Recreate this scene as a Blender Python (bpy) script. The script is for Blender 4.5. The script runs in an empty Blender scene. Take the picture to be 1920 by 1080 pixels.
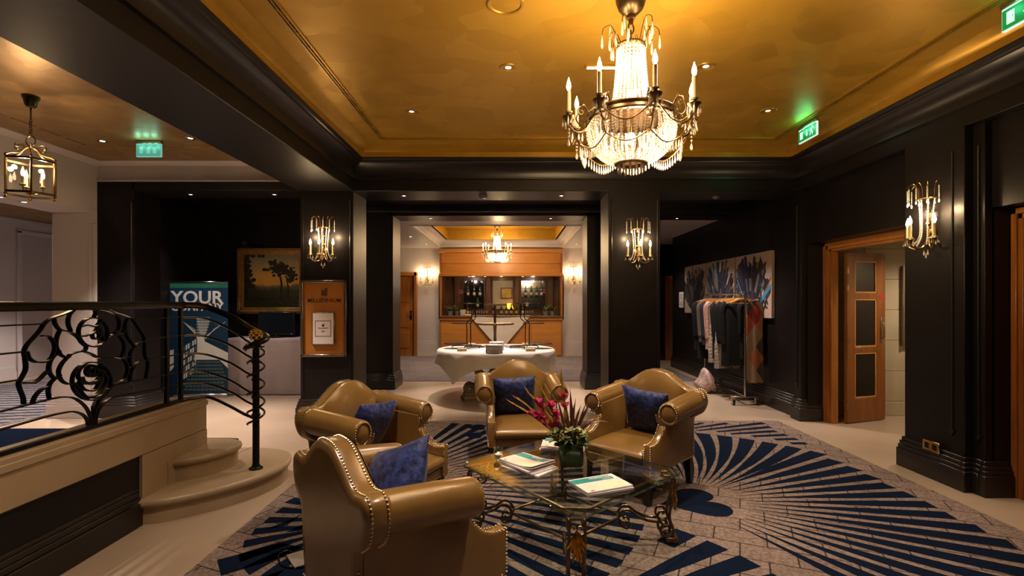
import bpy, bmesh, math, random
from mathutils import Vector, Matrix
random.seed(7)
PI = math.pi
scene = bpy.context.scene
COL = scene.collection
R = math.radians

# ------------------------------------------------------------------ camera, world, exposure
cd = bpy.data.cameras.new('camera'); cam = bpy.data.objects.new('camera', cd); COL.objects.link(cam)
cam.location = (0, 0, 1.5); cam.rotation_euler = (R(90), 0, 0)
cd.sensor_fit = 'HORIZONTAL'; cd.sensor_width = 36; cd.lens = 18; cd.shift_x = 0.0; cd.shift_y = 25 / 1920
cd.clip_start = .05; cd.clip_end = 60
scene.camera = cam
world = bpy.data.worlds.new('world'); scene.world = world; world.use_nodes = True
world.node_tree.nodes['Background'].inputs[0].default_value = (.55, .5, .5, 1)
world.node_tree.nodes['Background'].inputs[1].default_value = .02
scene.view_settings.view_transform = 'Standard'; scene.view_settings.look = 'None'
scene.view_settings.exposure = 0.0; scene.view_settings.gamma = 1.0
scene.view_settings.use_curve_mapping = False
scene.cycles.max_bounces = 7; scene.cycles.diffuse_bounces = 3; scene.cycles.glossy_bounces = 3
scene.cycles.transmission_bounces = 5; scene.cycles.transparent_max_bounces = 24
scene.cycles.caustics_reflective = False; scene.cycles.caustics_refractive = False
scene.cycles.sample_clamp_indirect = 4.0; scene.cycles.use_denoising = True

WARM = (1.0, .68, .36); WARM2 = (1.0, .79, .60); NEUT = (1.0, .82, .72)
PW = dict(candle=9.0, inner=62.0, sconce=4.2, lantern=7.0, down=55.0, bar=38.0, soffit=15.0, hall=125.0)

def point(loc, power, col=WARM, r=.02):
    l = bpy.data.lights.new('lamp_glow', 'POINT'); l.energy = power; l.color = col; l.shadow_soft_size = r
    o = bpy.data.objects.new('lamp_glow', l); COL.objects.link(o); o.location = loc; return o
def spot(loc, power, col=WARM2, ang=75, blend=.6, target=None, r=.03):
    l = bpy.data.lights.new('downlight_or_fill_beam', 'SPOT'); l.energy = power * 4; l.color = col; l.spot_size = R(ang); l.spot_blend = blend
    l.shadow_soft_size = r
    o = bpy.data.objects.new('downlight_or_fill_beam', l); COL.objects.link(o); o.location = loc
    if target is not None:
        o.rotation_euler = (Vector(target) - Vector(loc)).to_track_quat('-Z', 'Y').to_euler()
    return o
# recessed downlights of the main ceiling (second loop: unseen ones added to brighten the foreground)
for (x, y) in ((-.03, 4.14), (1.56, 4.12), (-1.0, 5.1), (2.54, 5.08)):
    spot((x, y, 3.37), PW['down'] * (1 if y < 5 else .55))
for (x, y) in ((-1.1, 2.3), (2.7, 2.3), (-1.1, -.4), (.8, -.4), (2.7, -.4), (.75, 2.0)):
    spot((x, y, 3.37), PW['down'] * (.85 if x < 2 else .6))
# hall, corridor and bar downlights, with some added fill beams
for (x, y, z, p) in ((-4.6, 5.75, 3.28, 1), (-3.55, 5.65, 3.28, 1), (-4.4, 2.6, 3.28, 1.2), (-3.4, 1.2, 3.28, 1)):
    spot((x, y, z), PW['hall'] * p, NEUT)
for (x, y, z) in ((-6.4, 6.9, 3.0), (-6.9, 7.8, 3.0), (-7.6, 9.2, 3.0)):
    spot((x, y, z), PW['hall'] * 1.0, NEUT, 95)
for (x, y) in ((-1.42, 6.73), (.65, 6.73), (-4.3, 6.85), (-3.3, 6.85)):
    spot((x, y, 2.86), PW['soffit'] * .55, NEUT, 40)
for (x, y) in ((-1.43, 9.0), (.68, 9.0), (2.9, 9.0)):
    spot((x, y, 2.93), PW['soffit'] * 1.6, NEUT, 90)
for (x, y, k, a) in ((-.75, 7.95, 6.0, 50), (.25, 7.95, 6.0, 50), (2.75, 8.3, 3.0, 85), (2.7, 7.3, 4.6, 85), (-3.6, 7.5, 1.6, 85), (-4.9, 7.4, 1.6, 85)):  # fill beams without fittings, added to brighten buffet table, coats and banner
    spot((x, y, 3.08), PW['soffit'] * k, NEUT, a)
for (x, y) in ((-1.15, 12.3), (.5, 12.3), (-.35, 10.6)):
    spot((x, y, 3.36), PW['bar'], WARM2, 90)
for (x, y) in ((-2.3, 11.6), (-2.2, 13.1), (1.65, 13.1), (1.65, 11.4), (3.0, 11.2)):
    spot((x, y, 2.94), PW['bar'] * .6, WARM2, 90)

# ------------------------------------------------------------------ materials
MATS = {}
def M(name, col, rough=.5, metal=0.0, noise=None, bump=None, spec=None, emit=None, coat=0, sheen=0, trans=None, stretch=None):
    if name in MATS: return MATS[name]
    m = bpy.data.materials.new(name); m.use_nodes = True; nt = m.node_tree; b = nt.nodes['Principled BSDF']
    b.inputs['Base Color'].default_value = (*col, 1); b.inputs['Roughness'].default_value = rough; b.inputs['Metallic'].default_value = metal
    if spec is not None: b.inputs['Specular IOR Level'].default_value = spec
    if coat: b.inputs['Coat Weight'].default_value = coat; b.inputs['Coat Roughness'].default_value = .2
    if sheen: b.inputs['Sheen Weight'].default_value = sheen; b.inputs['Sheen Roughness'].default_value = .4
    if emit: b.inputs['Emission Color'].default_value = (*emit[0], 1); b.inputs['Emission Strength'].default_value = emit[1]
    if noise or bump:
        tc = nt.nodes.new('ShaderNodeTexCoord'); src = tc.outputs['Object']
        if stretch:
            mp = nt.nodes.new('ShaderNodeMapping'); mp.inputs['Scale'].default_value = stretch
            nt.links.new(src, mp.inputs[0]); src = mp.outputs[0]
    if noise:     # (scale, second colour, detail)
        n = nt.nodes.new('ShaderNodeTexNoise'); n.inputs['Scale'].default_value = noise[0]; n.inputs['Detail'].default_value = noise[2] if len(noise) > 2 else 4
        nt.links.new(src, n.inputs['Vector'])
        rp = nt.nodes.new('ShaderNodeValToRGB'); rp.color_ramp.elements[0].position = .35; rp.color_ramp.elements[1].position = .65
        rp.color_ramp.elements[0].color = (*col, 1); rp.color_ramp.elements[1].color = (*noise[1], 1)
        nt.links.new(n.outputs['Fac'], rp.inputs[0]); nt.links.new(rp.outputs[0], b.inputs['Base Color'])
    if bump:
        n = nt.nodes.new('ShaderNodeTexNoise'); n.inputs['Scale'].default_value = bump[0]; n.inputs['Detail'].default_value = 3
        nt.links.new(src, n.inputs['Vector'])
        bp = nt.nodes.new('ShaderNodeBump'); bp.inputs['Strength'].default_value = bump[1]; bp.inputs['Distance'].default_value = bump[2] if len(bump) > 2 else .01
        nt.links.new(n.outputs['Fac'], bp.inputs['Height']); nt.links.new(bp.outputs[0], b.inputs['Normal'])
    MATS[name] = m; return m

def glassy(name, tint, mixv, rough=.05, body=(1, 1, 1), gloss=True):
    """Clear thin glass: light passes straight through, with a Fresnel reflection."""
    m = bpy.data.materials.new(name); m.use_nodes = True; nt = m.node_tree; nt.nodes.clear()
    out = nt.nodes.new('ShaderNodeOutputMaterial'); mx = nt.nodes.new('ShaderNodeMixShader')
    tr = nt.nodes.new('ShaderNodeBsdfTransparent'); tr.inputs[0].default_value = (*tint, 1)
    gl = nt.nodes.new('ShaderNodeBsdfGlossy' if gloss else 'ShaderNodeBsdfPrincipled')
    gl.inputs[0].default_value = (*body, 1); gl.inputs['Roughness'].default_value = rough
    if mixv is None:
        lw = nt.nodes.new('ShaderNodeLayerWeight'); lw.inputs[0].default_value = .5
        p5 = nt.nodes.new('ShaderNodeMath'); p5.operation = 'POWER'; p5.inputs[1].default_value = 5
        ma = nt.nodes.new('ShaderNodeMath'); ma.operation = 'MULTIPLY_ADD'; ma.inputs[1].default_value = 1.1; ma.inputs[2].default_value = .045
        nt.links.new(lw.outputs['Facing'], p5.inputs[0]); nt.links.new(p5.outputs[0], ma.inputs[0]); nt.links.new(ma.outputs[0], mx.inputs[0])
    else: mx.inputs[0].default_value = mixv
    nt.links.new(tr.outputs[0], mx.inputs[1]); nt.links.new(gl.outputs[0], mx.inputs[2]); nt.links.new(mx.outputs[0], out.inputs[0])
    MATS[name] = m; return m

BLACK = M('black_paint', (.0062, .0047, .0052), .42, noise=(3, (.0078, .006, .0064)), bump=(60, .05), spec=.25)
BLACKTRIM = M('black_trim_paint', (.009, .007, .0076), .32, noise=(6, (.012, .0092, .0096)))
WHITEP = M('pale_wall_paint', (.46, .41, .405), .55, noise=(2, (.49, .44, .43)), bump=(80, .04))
STONE = M('cream_stone', (.40, .295, .185), .38, noise=(2.2, (.34, .245, .15), 6), bump=(9, .06))
FLOORM = M('beige_stone_floor', (.43, .325, .235), .26, noise=(1.1, (.37, .28, .20), 6), bump=(5, .03))
IRON = M('black_iron', (.012, .011, .010), .3, .6, noise=(30, (.02, .017, .014)))
BRASS = M('aged_brass', (.42, .27, .10), .28, 1.0, noise=(25, (.28, .17, .06)))
DBRASS = M('dark_bronze', (.13, .085, .045), .36, 1.0, noise=(25, (.22, .15, .08)))
POLB = M('polished_brass', (.88, .60, .17), .16, 1.0, noise=(20, (.7, .44, .10)))
GILT = M('gilt_leaf', (.85, .50, .10), .32, 1.0, noise=(40, (.45, .24, .04)))
CHROME = M('chrome', (.62, .6, .58), .18, 1.0, noise=(12, (.5, .48, .47)))
STEELD = M('brushed_steel', (.30, .25, .21), .32, 1.0, noise=(20, (.36, .30, .26)))
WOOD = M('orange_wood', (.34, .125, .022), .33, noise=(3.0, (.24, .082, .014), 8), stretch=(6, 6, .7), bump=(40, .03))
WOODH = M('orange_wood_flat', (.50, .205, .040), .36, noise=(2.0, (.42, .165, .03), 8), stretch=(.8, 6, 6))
WOODD = M('dark_brown_wood', (.07, .032, .014), .4, noise=(5, (.10, .048, .022), 6), stretch=(6, 6, 1))
LEATHER = M('bronze_leather', (.22, .121, .033), .28, noise=(5, (.178, .095, .024), 5), bump=(110, .06, .004), spec=.6, coat=.3)
NAIL = M('nail_brass', (.80, .66, .44), .28, 1.0, noise=(50, (.6, .46, .26)))
LEGB = M('ebonised_wood', (.012, .009, .008), .35, noise=(12, (.02, .014, .011)))
LINEN = M('white_linen', (.62, .56, .50), .75, noise=(9, (.66, .60, .54)), bump=(25, .12))
PLATE = M('white_china', (.72, .68, .63), .2, noise=(15, (.68, .64, .6)))
PAPER = M('white_paper', (.80, .74, .72), .5, noise=(6, (.78, .70, .70)))
CERAMIC_W = M('white_plastic', (.60, .56, .52), .4, noise=(8, (.56, .53, .5)))
CANDLE = M('candle_sleeve', (.62, .50, .30), .5, noise=(18, (.55, .43, .25)))
BULB = M('lit_bulb', (1, .8, .5), .4, emit=((1.0, .74, .42), 26.0)); 
BULBS = M('lit_downlight', (1, .9, .8), .4, emit=((1.0, .86, .68), 14.0))
CRYSTAL = glassy('cut_crystal', (1, .97, .92), .5, .07, (.98, .94, .88), gloss=False)
CLEAR = glassy('clear_glass', (.97, .98, .97), None, .14)
LGLASS = glassy('lantern_glass', (.97, .98, .97), .035, .05)
TGLASS = glassy('table_glass', (.93, .97, .93), None, .02)
TEDGE = glassy('table_glass_edge', (.30, .42, .36), .35, .1, (.55, .75, .65))
DARKPANE = M('dark_door_pane', (.006, .005, .005), .04, noise=(4, (.008, .0065, .006)), spec=.4)
SCREEN = M('dark_screen', (.006, .010, .014), .18, noise=(4, (.007, .011, .016)))
BLUEV = M('navy_velvet', (.003, .006, .032), .5, noise=(30, (.030, .050, .22), 9), bump=(30, .5, .01), sheen=.12, spec=.3)
NAVYC = M('navy_carpet', (.0022, .0055, .0165), .95, noise=(90, (.0042, .0095, .026), 3), bump=(220, .4, .004), spec=.06)
for m_ in (BULB, BULBS): m_.cycles.emission_sampling = 'NONE'

def mat_gold(name, c1, c2, c3):
    m = bpy.data.materials.new(name); m.use_nodes = True; nt = m.node_tree; b = nt.nodes['Principled BSDF']; L = nt.links.new
    tc = nt.nodes.new('ShaderNodeTexCoord'); nz = nt.nodes.new('ShaderNodeTexNoise'); nz.inputs['Scale'].default_value = 2.2; nz.inputs['Detail'].default_value = 3
    mp = nt.nodes.new('ShaderNodeMix'); mp.data_type = 'RGBA'; mp.inputs[0].default_value = .22
    L(tc.outputs['Object'], nz.inputs['Vector']); L(tc.outputs['Object'], mp.inputs[6]); L(nz.outputs['Color'], mp.inputs[7])
    vo = nt.nodes.new('ShaderNodeTexVoronoi'); vo.inputs['Scale'].default_value = 5.2; vo.feature = 'F1'
    L(mp.outputs[2], vo.inputs['Vector'])
    rp = nt.nodes.new('ShaderNodeValToRGB'); e = rp.color_ramp.elements
    e[0].position = .15; e[0].color = (*c1, 1); e[1].position = .85; e[1].color = (*c2, 1)
    sx = nt.nodes.new('ShaderNodeSeparateColor'); L(vo.outputs['Color'], sx.inputs[0]); L(sx.outputs[0], rp.inputs[0])
    n2 = nt.nodes.new('ShaderNodeTexNoise'); n2.inputs['Scale'].default_value = 9; n2.inputs['Detail'].default_value = 6; L(tc.outputs['Object'], n2.inputs['Vector'])
    m2 = nt.nodes.new('ShaderNodeMix'); m2.data_type = 'RGBA'; m2.blend_type = 'MIX'; m2.inputs[7].default_value = (*c3, 1)
    r2 = nt.nodes.new('ShaderNodeMapRange'); r2.inputs[1].default_value = .4; r2.inputs[2].default_value = .75; r2.inputs[4].default_value = .6
    L(n2.outputs['Fac'], r2.inputs[0]); L(r2.outputs[0], m2.inputs[0]); L(rp.outputs[0], m2.inputs[6]); L(m2.outputs[2], b.inputs['Base Color'])
    b.inputs['Metallic'].default_value = .55; b.inputs['Roughness'].default_value = .42
    r3 = nt.nodes.new('ShaderNodeMapRange'); r3.inputs[3].default_value = .38; r3.inputs[4].default_value = .48; L(sx.outputs[1], r3.inputs[0]); L(r3.outputs[0], b.inputs['Roughness'])
    bp = nt.nodes.new('ShaderNodeBump'); bp.inputs['Strength'].default_value = .25; bp.inputs['Distance'].default_value = .01
    L(sx.outputs[2], bp.inputs['Height']); L(bp.outputs[0], b.inputs['Normal'])
    MATS[name] = m; return m
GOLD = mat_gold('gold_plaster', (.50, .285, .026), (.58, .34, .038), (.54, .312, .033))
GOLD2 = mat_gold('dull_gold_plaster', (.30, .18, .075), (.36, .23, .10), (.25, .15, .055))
GOLDB = M('gold_band_paint', (.50, .29, .03), .36, .55, noise=(7, (.44, .25, .028)))

def mat_rug(name, c1, c2, line, sc):
    m = bpy.data.materials.new(name); m.use_nodes = True; nt = m.node_tree; b = nt.nodes['Principled BSDF']; L = nt.links.new
    tc = nt.nodes.new('ShaderNodeTexCoord')
    br = nt.nodes.new('ShaderNodeTexBrick'); br.inputs['Scale'].default_value = sc; br.inputs['Mortar Size'].default_value = .012
    br.inputs['Color1'].default_value = (*c1, 1); br.inputs['Color2'].default_value = (*c2, 1); br.inputs['Mortar'].default_value = (*line, 1)
    br.inputs['Brick Width'].default_value = .8; br.inputs['Row Height'].default_value = .5
    mp = nt.nodes.new('ShaderNodeMapping'); mp.inputs['Rotation'].default_value = (0, 0, R(24)); L(tc.outputs['Object'], mp.inputs[0]); L(mp.outputs[0], br.inputs['Vector'])
    nz = nt.nodes.new('ShaderNodeTexNoise'); nz.inputs['Scale'].default_value = 55; nz.inputs['Detail'].default_value = 6; L(tc.outputs['Object'], nz.inputs['Vector'])
    mx = nt.nodes.new('ShaderNodeMix'); mx.data_type = 'RGBA'; mx.blend_type = 'MULTIPLY'; mx.inputs[0].default_value = .8
    rp = nt.nodes.new('ShaderNodeValToRGB'); rp.color_ramp.elements[0].position = .3; rp.color_ramp.elements[0].color = (.35, .33, .34, 1); rp.color_ramp.elements[1].position = .65
    L(nz.outputs['Fac'], rp.inputs[0]); L(br.outputs[0], mx.inputs[6]); L(rp.outputs[0], mx.inputs[7]); L(mx.outputs[2], b.inputs['Base Color'])
    b.inputs['Roughness'].default_value = .95; b.inputs['Specular IOR Level'].default_value = .1
    bp = nt.nodes.new('ShaderNodeBump'); bp.inputs['Strength'].default_value = .4; bp.inputs['Distance'].default_value = .004; L(nz.outputs['Fac'], bp.inputs['Height']); L(bp.outputs[0], b.inputs['Normal'])
    MATS[name] = m; return m
RUGB = mat_rug('taupe_carpet', (.25, .185, .155), (.21, .157, .133), (.045, .033, .03), 2.6)
BARC = mat_rug('grey_violet_carpet', (.20, .165, .16), (.16, .135, .14), (.13, .11, .115), 1.4)
HALLC = mat_rug('hall_carpet', (.17, .15, .15), (.14, .125, .13), (.02, .02, .03), 3)

# ------------------------------------------------------------------ mesh helpers
def catmull(pts, n=6, closed=False):
    P = [Vector(p) for p in pts]; N = len(P); out = []
    if N < 3: return P
    segs = N if closed else N - 1
    for i in range(segs):
        p1, p2 = P[i % N], P[(i + 1) % N]
        p0 = P[(i - 1) % N] if (closed or i > 0) else p1 * 2 - p2
        p3 = P[(i + 2) % N] if (closed or i + 2 < N) else p2 * 2 - p1
        for k in range(n):
            t = k / n
            out.append(.5 * ((2 * p1) + (p2 - p0) * t + (2 * p0 - 5 * p1 + 4 * p2 - p3) * t * t + (3 * p1 - p0 - 3 * p2 + p3) * t ** 3))
    if not closed: out.append(P[-1])
    return out

class MB:
    def __init__(s): s.v = []; s.f = []; s.fm = []; s.mats = []; s.fs = []
    def mi(s, m):
        if m not in s.mats: s.mats.append(m)
        return s.mats.index(m)
    def add(s, vs, fs, m, smooth=True, T=None):
        o = len(s.v)
        for p in vs:
            p = Vector(p)
            s.v.append(T @ p if T is not None else p)
        k = s.mi(m)
        for f in fs: s.f.append([i + o for i in f]); s.fm.append(k); s.fs.append(smooth)
        return s
    def bm(s, bm, m, smooth=True, T=None):
        bm.verts.index_update()
        s.add([v.co.copy() for v in bm.verts], [[v.index for v in f.verts] for f in bm.faces], m, smooth, T); bm.free(); return s
    def box(s, x0, x1, y0, y1, z0, z1, m, bev=0, T=None, seg=1):
        bm = bmesh.new(); bmesh.ops.create_cube(bm, size=1)
        for v in bm.verts: v.co = Vector(((x0 + x1) / 2 + v.co.x * (x1 - x0), (y0 + y1) / 2 + v.co.y * (y1 - y0), (z0 + z1) / 2 + v.co.z * (z1 - z0)))
        if bev: bmesh.ops.bevel(bm, geom=bm.edges[:], offset=bev, segments=seg, affect='EDGES', profile=.5)
        return s.bm(bm, m, True, T)
    def prism(s, poly, axis, a, b, m, bev=0, T=None, seg=1):
        """poly = 2D points; axis 'x' -> (y,z), 'y' -> (x,z), 'z' -> (x,y); extruded from a to b."""
        def mk(p, t): return {'x': (t, p[0], p[1]), 'y': (p[0], t, p[1]), 'z': (p[0], p[1], t)}[axis]
        bm = bmesh.new(); n = len(poly)
        A = [bm.verts.new(mk(p, a)) for p in poly]; B = [bm.verts.new(mk(p, b)) for p in poly]
        bm.faces.new(A[::-1]); bm.faces.new(B)
        for i in range(n): bm.faces.new((A[i], A[(i + 1) % n], B[(i + 1) % n], B[i]))
        bmesh.ops.recalc_face_normals(bm, faces=bm.faces[:])
        if bev: 
            bmesh.ops.bevel(bm, geom=[e for e in bm.edges if (e.verts[0] in A) == (e.verts[1] in A) and e.is_valid], offset=bev, segments=seg, affect='EDGES', profile=.5)
        return s.bm(bm, m, True, T)
    def lathe(s, prof, m, n=16, T=None, arc=None):
        vs = []; fs = []; k = len(prof)
        for i in range(n):
            a = 2 * PI * i / n; c, sn = math.cos(a), math.sin(a)
            for (r, z) in prof: vs.append((r * c, r * sn, z))
        for i in range(n):
            j = (i + 1) % n
            for q in range(k - 1): fs.append((i * k + q, j * k + q, j * k + q + 1, i * k + q + 1))
        if prof[0][0] > 1e-5: fs.append([i * k for i in range(n)][::-1])
        if prof[-1][0] > 1e-5: fs.append([i * k + k - 1 for i in range(n)])
        return s.add(vs, fs, m, True, T)
    def tube(s, pts, r, m, n=6, closed=False, T=None, sect=None, up=None):
        """sect: list of 2D offsets (in the frame normal, binormal) instead of a circle; up fixes the binormal direction."""
        P = [Vector(p) for p in pts]; N = len(P)
        rr = r if isinstance(r, (list, tuple)) else [r] * N
        sec = sect or [(math.cos(2 * PI * i / n), math.sin(2 * PI * i / n)) for i in range(n)]
        k = len(sec); vs = []; nrm = None
        for i in range(N):
            if closed: t = (P[(i + 1) % N] - P[i - 1])
            else: t = P[min(i + 1, N - 1)] - P[max(i - 1, 0)]
            t = t.normalized() if t.length > 1e-9 else Vector((0, 0, 1))
            if up is not None:
                b = Vector(up); nr = b.cross(t); nr = nr.normalized() if nr.length > 1e-6 else Vector((1, 0, 0)); b = t.cross(nr) if False else b
            else:
                if nrm is None:
                    nrm = t.orthogonal().normalized()
                else:
                    nrm = (nrm - t * nrm.dot(t)); nrm = nrm.normalized() if nrm.length > 1e-6 else t.orthogonal().normalized()
                nr = nrm; b = t.cross(nr)
            for (u, w) in sec: vs.append(P[i] + nr * (u * rr[i]) + b * (w * rr[i]))
        fs = []
        for i in range(N if closed else N - 1):
            j = (i + 1) % N
            for q in range(k): fs.append((i * k + q, i * k + (q + 1) % k, j * k + (q + 1) % k, j * k + q))
        if not closed: fs.append(list(range(k))[::-1]); fs.append([(N - 1) * k + q for q in range(k)])
        return s.add(vs, fs, m, sect is None, T)
    def flat(s, pts, thick, width, m, up, closed=False):
        return s.tube(pts, 1.0, m, closed=closed, up=up, sect=[(-thick / 2, -width / 2), (thick / 2, -width / 2), (thick / 2, width / 2), (-thick / 2, width / 2)])
    def ball(s, c, r, m, sub=1, sc=(1, 1, 1), T=None, smooth=True):
        bm = bmesh.new(); bmesh.ops.create_icosphere(bm, subdivisions=sub, radius=r)
        for v in bm.verts: v.co = Vector((c[0] + v.co.x * sc[0], c[1] + v.co.y * sc[1], c[2] + v.co.z * sc[2]))
        return s.bm(bm, m, smooth, T)
    def mesh(s, name, ang=38):
        me = bpy.data.meshes.new(name); me.from_pydata([tuple(v) for v in s.v], [], s.f)
        for m in s.mats: me.materials.append(m)
        me.polygons.foreach_set('material_index', s.fm); me.polygons.foreach_set('use_smooth', s.fs)
        me.update(); me.validate()
        bm = bmesh.new(); bm.from_mesh(me); bmesh.ops.recalc_face_normals(bm, faces=bm.faces[:]); bm.to_mesh(me); bm.free()
        me.set_sharp_from_angle(angle=R(ang)); return me
    def build(s, name, parent=None, loc=(0, 0, 0), rz=0, kind=None, label=None, cat=None, group=None, ang=38):
        o = bpy.data.objects.new(name, s.mesh(name, ang)); COL.objects.link(o); o.location = loc; o.rotation_euler = (0, 0, rz)
        if parent is not None: o.parent = parent
        return tag(o, label, cat, group, kind)
def tag(o, label=None, cat=None, group=None, kind=None):
    for k, v in (('label', label), ('category', cat), ('group', group), ('kind', kind)):
        if v: o[k] = v
    return o
def thing(name, label, cat, loc=(0, 0, 0), rz=0, group=None, rot=None, sc=1):
    o = bpy.data.objects.new(name, None); COL.objects.link(o); o.location = loc; o.rotation_euler = rot or (0, 0, rz); o.scale = (sc, sc, sc)
    o.empty_display_size = .05
    return tag(o, label, cat, group)
def inst(src, name, parent=None, loc=(0, 0, 0), rot=(0, 0, 0), sc=(1, 1, 1)):
    """another object on the same mesh data"""
    o = bpy.data.objects.new(name, src.data if hasattr(src, 'data') else src); COL.objects.link(o); o.parent = parent
    o.location = loc; o.rotation_euler = rot; o.scale = sc; return o
def copy_tree(o, parent=None, loc=None, rot=None, sc=None, label=None, group=None):
    c = o.copy(); COL.objects.link(c)
    if parent is not None: c.parent = parent
    if loc is not None: c.location = loc
    if rot is not None: c.rotation_euler = rot
    if sc is not None: c.scale = (sc, sc, sc)
    if label: c['label'] = label
    if group: c['group'] = group
    for ch in list(o.children): copy_tree(ch, c)
    return c
def text(name, s, size, parent, loc, rot, mat, ext=.0015, bold=0, align='CENTER', sx=1, cat=None, label=None):
    cu = bpy.data.curves.new(name, 'FONT'); cu.body = s; cu.size = size; cu.extrude = ext; cu.offset = bold; cu.align_x = align; cu.align_y = 'CENTER'; cu.resolution_u = 3
    t = bpy.data.objects.new(name, cu); COL.objects.link(t)
    me = bpy.data.meshes.new_from_object(t.evaluated_get(bpy.context.evaluated_depsgraph_get()))
    COL.objects.unlink(t); bpy.data.objects.remove(t)
    me.materials.clear(); me.materials.append(mat); me.name = name
    o = bpy.data.objects.new(name, me); COL.objects.link(o); o.parent = parent; o.location = loc; o.rotation_euler = rot; o.scale = (sx, 1, 1)
    return tag(o, label, cat)
def struct(mb, name, ang=38): return mb.build(name, kind='structure', ang=ang)
# ------------------------------------------------------------------ the setting
b = MB(); b.box(-10.2, 6.2, -3.2, 15.2, -.12, 0, FLOORM); struct(b, 'floor')
# main ceiling with cove, gold band and cornice
b = MB(); b.box(-1.72, 3.30, -3.0, 6.24, 3.39, 3.45, GOLD); struct(b, 'ceiling')
def cove(prof, name, mat, x0=-2.0, x1=3.58, y1=6.45, y0=-3.0, bev=0):
    """profile (p, z): p = distance out from the wall face; swept along left, back and right with mitred corners"""
    b = MB(); k = len(prof); vs = []
    for (fx, fy) in (('l', y0), ('l', y1), ('r', y1), ('r', y0)):
        for (p, z) in prof:
            x = x0 + p if fx == 'l' else x1 - p
            vs.append((x, fy if fy == y0 else fy - p, z))
    fs = []
    for i in range(3):
        for q in range(k): fs.append((i * k + q, i * k + (q + 1) % k, (i + 1) * k + (q + 1) % k, (i + 1) * k + q))
    b.add(vs, fs, mat); return struct(b, name, 30)
cove([(.0, 3.275), (.155, 3.275), (.155, 3.335), (.20, 3.365), (.28, 3.39), (.28, 3.45), (0, 3.45)], 'trim_1', GOLDB)
cove([(0, 3.03), (.012, 3.03), (.03, 3.035), (.03, 3.05), (.018, 3.055), (.02, 3.085), (.028, 3.12), (.05, 3.165), (.09, 3.205), (.12, 3.222), (.125, 3.235), (.145, 3.24), (.16, 3.262), (.16, 3.275), (0, 3.275)], 'trim_2', BLACKTRIM)
# gold key-pattern strip on the ceiling
b = MB(); X0, X1, Y1, Y0 = -1.54, 3.09, 5.965, -2.9
for w0, w1 in ((0, .012), (.026, .034), (.05, .062)):
    b.box(X0 + w0, X0 + w1, Y0, Y1 - w0, 3.38, 3.392, GOLDB); b.box(X1 - w1, X1 - w0, Y0, Y1 - w0, 3.38, 3.392, GOLDB); b.box(X0 + w0, X1 - w0, Y1 - w1, Y1 - w0, 3.38, 3.392, GOLDB)
tr = struct(b, 'trim_3')
KEY = M('key_pattern_dark', (.05, .028, .008), .6, noise=(20, (.07, .04, .012)))  # dark brown dashes of the key pattern
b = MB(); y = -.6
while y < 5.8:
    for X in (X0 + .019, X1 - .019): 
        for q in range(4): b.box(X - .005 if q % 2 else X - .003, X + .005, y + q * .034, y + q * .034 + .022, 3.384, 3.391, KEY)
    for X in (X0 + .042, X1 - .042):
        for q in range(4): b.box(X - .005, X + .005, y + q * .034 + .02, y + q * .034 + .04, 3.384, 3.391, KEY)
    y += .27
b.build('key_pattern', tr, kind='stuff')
# left beam, back beam, right wall
b = MB(); b.box(-2.69, -2.0, -3.0, 7.03, 2.888, 3.45, BLACK, .006); b.box(-2.69, 3.72, 6.45, 7.03, 2.888, 3.45, BLACK, .006)
struct(b, 'trim_4')
b = MB()
b.box(3.70, 4.0, 6.40, 11.8, 0, 3.45, BLACK); b.box(3.70, 4.0, 4.75, 6.40, 2.22, 3.45, BLACK); b.box(3.70, 4.0, 3.945, 4.75, 0, 3.45, BLACK)
b.box(3.70, 4.0, 2.30, 3.945, 2.22, 3.45, BLACK); b.box(3.70, 4.0, -3.0, 2.30, 0, 3.45, BLACK)
b.box(3.58, 3.72, -3.0, 6.45, 2.888, 3.45, BLACK, .006)                                   # fascia over the bays
b.box(3.58, 3.72, 4.05, 4.67, 0, 2.9, BLACK, .006); b.box(3.645, 3.72, 3.945, 4.05, 0, 2.9, BLACK, .004); b.box(3.63, 3.72, 6.43, 6.60, 0, 2.9, BLACK, .006)
struct(b, 'wall_right')
b = MB()                                                                                   # thin vertical beads on the pilasters
for (x, y) in ((3.578, 4.16), (3.64, 3.995), (3.627, 6.52)):
    b.tube([(x, y, .46), (x, y, 2.72)], .009, BLACKTRIM, 8); b.prism([(-.03, 0), (.03, 0), (0, -.05)], 'x', x - .008, x + .004, BLACKTRIM, T=Matrix.Translation((0, y, .46)))
struct(b, 'trim_5')
# columns
b = MB(); b.box(-2.667, -2.0, 6.45, 7.03, 0, 2.9, BLACK, .006); struct(b, 'wall_left_column')
b = MB(); b.box(1.216, 1.868, 6.45, 7.03, 0, 2.9, BLACK, .006); struct(b, 'wall_right_column')
b = MB()
for x in (-2.04, 1.256, 1.83, -2.63): b.tube([(x, 6.447, .32), (x, 6.447, 2.78)], .007, BLACKTRIM, 8)
struct(b, 'trim_6')
# second wall, its lintels and the corridor
b = MB()
b.box(-6.0, -2.03, 8.73, 9.31, 0, 3.3, BLACK, .005); b.box(1.28, 2.3, 8.73, 9.31, 0, 3.3, BLACK, .005); b.box(-2.1, 3.75, 8.73, 9.31, 2.959, 3.3, BLACK, .005)
struct(b, 'wall_back')
b = MB(); b.box(-5.5, 3.75, 7.0, 8.76, 3.12, 3.3, BLACK); b.box(-5.4, 3.7, 8.60, 8.74, 3.0, 3.13, BLACKTRIM, .01); struct(b, 'ceiling_corridor')
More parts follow.
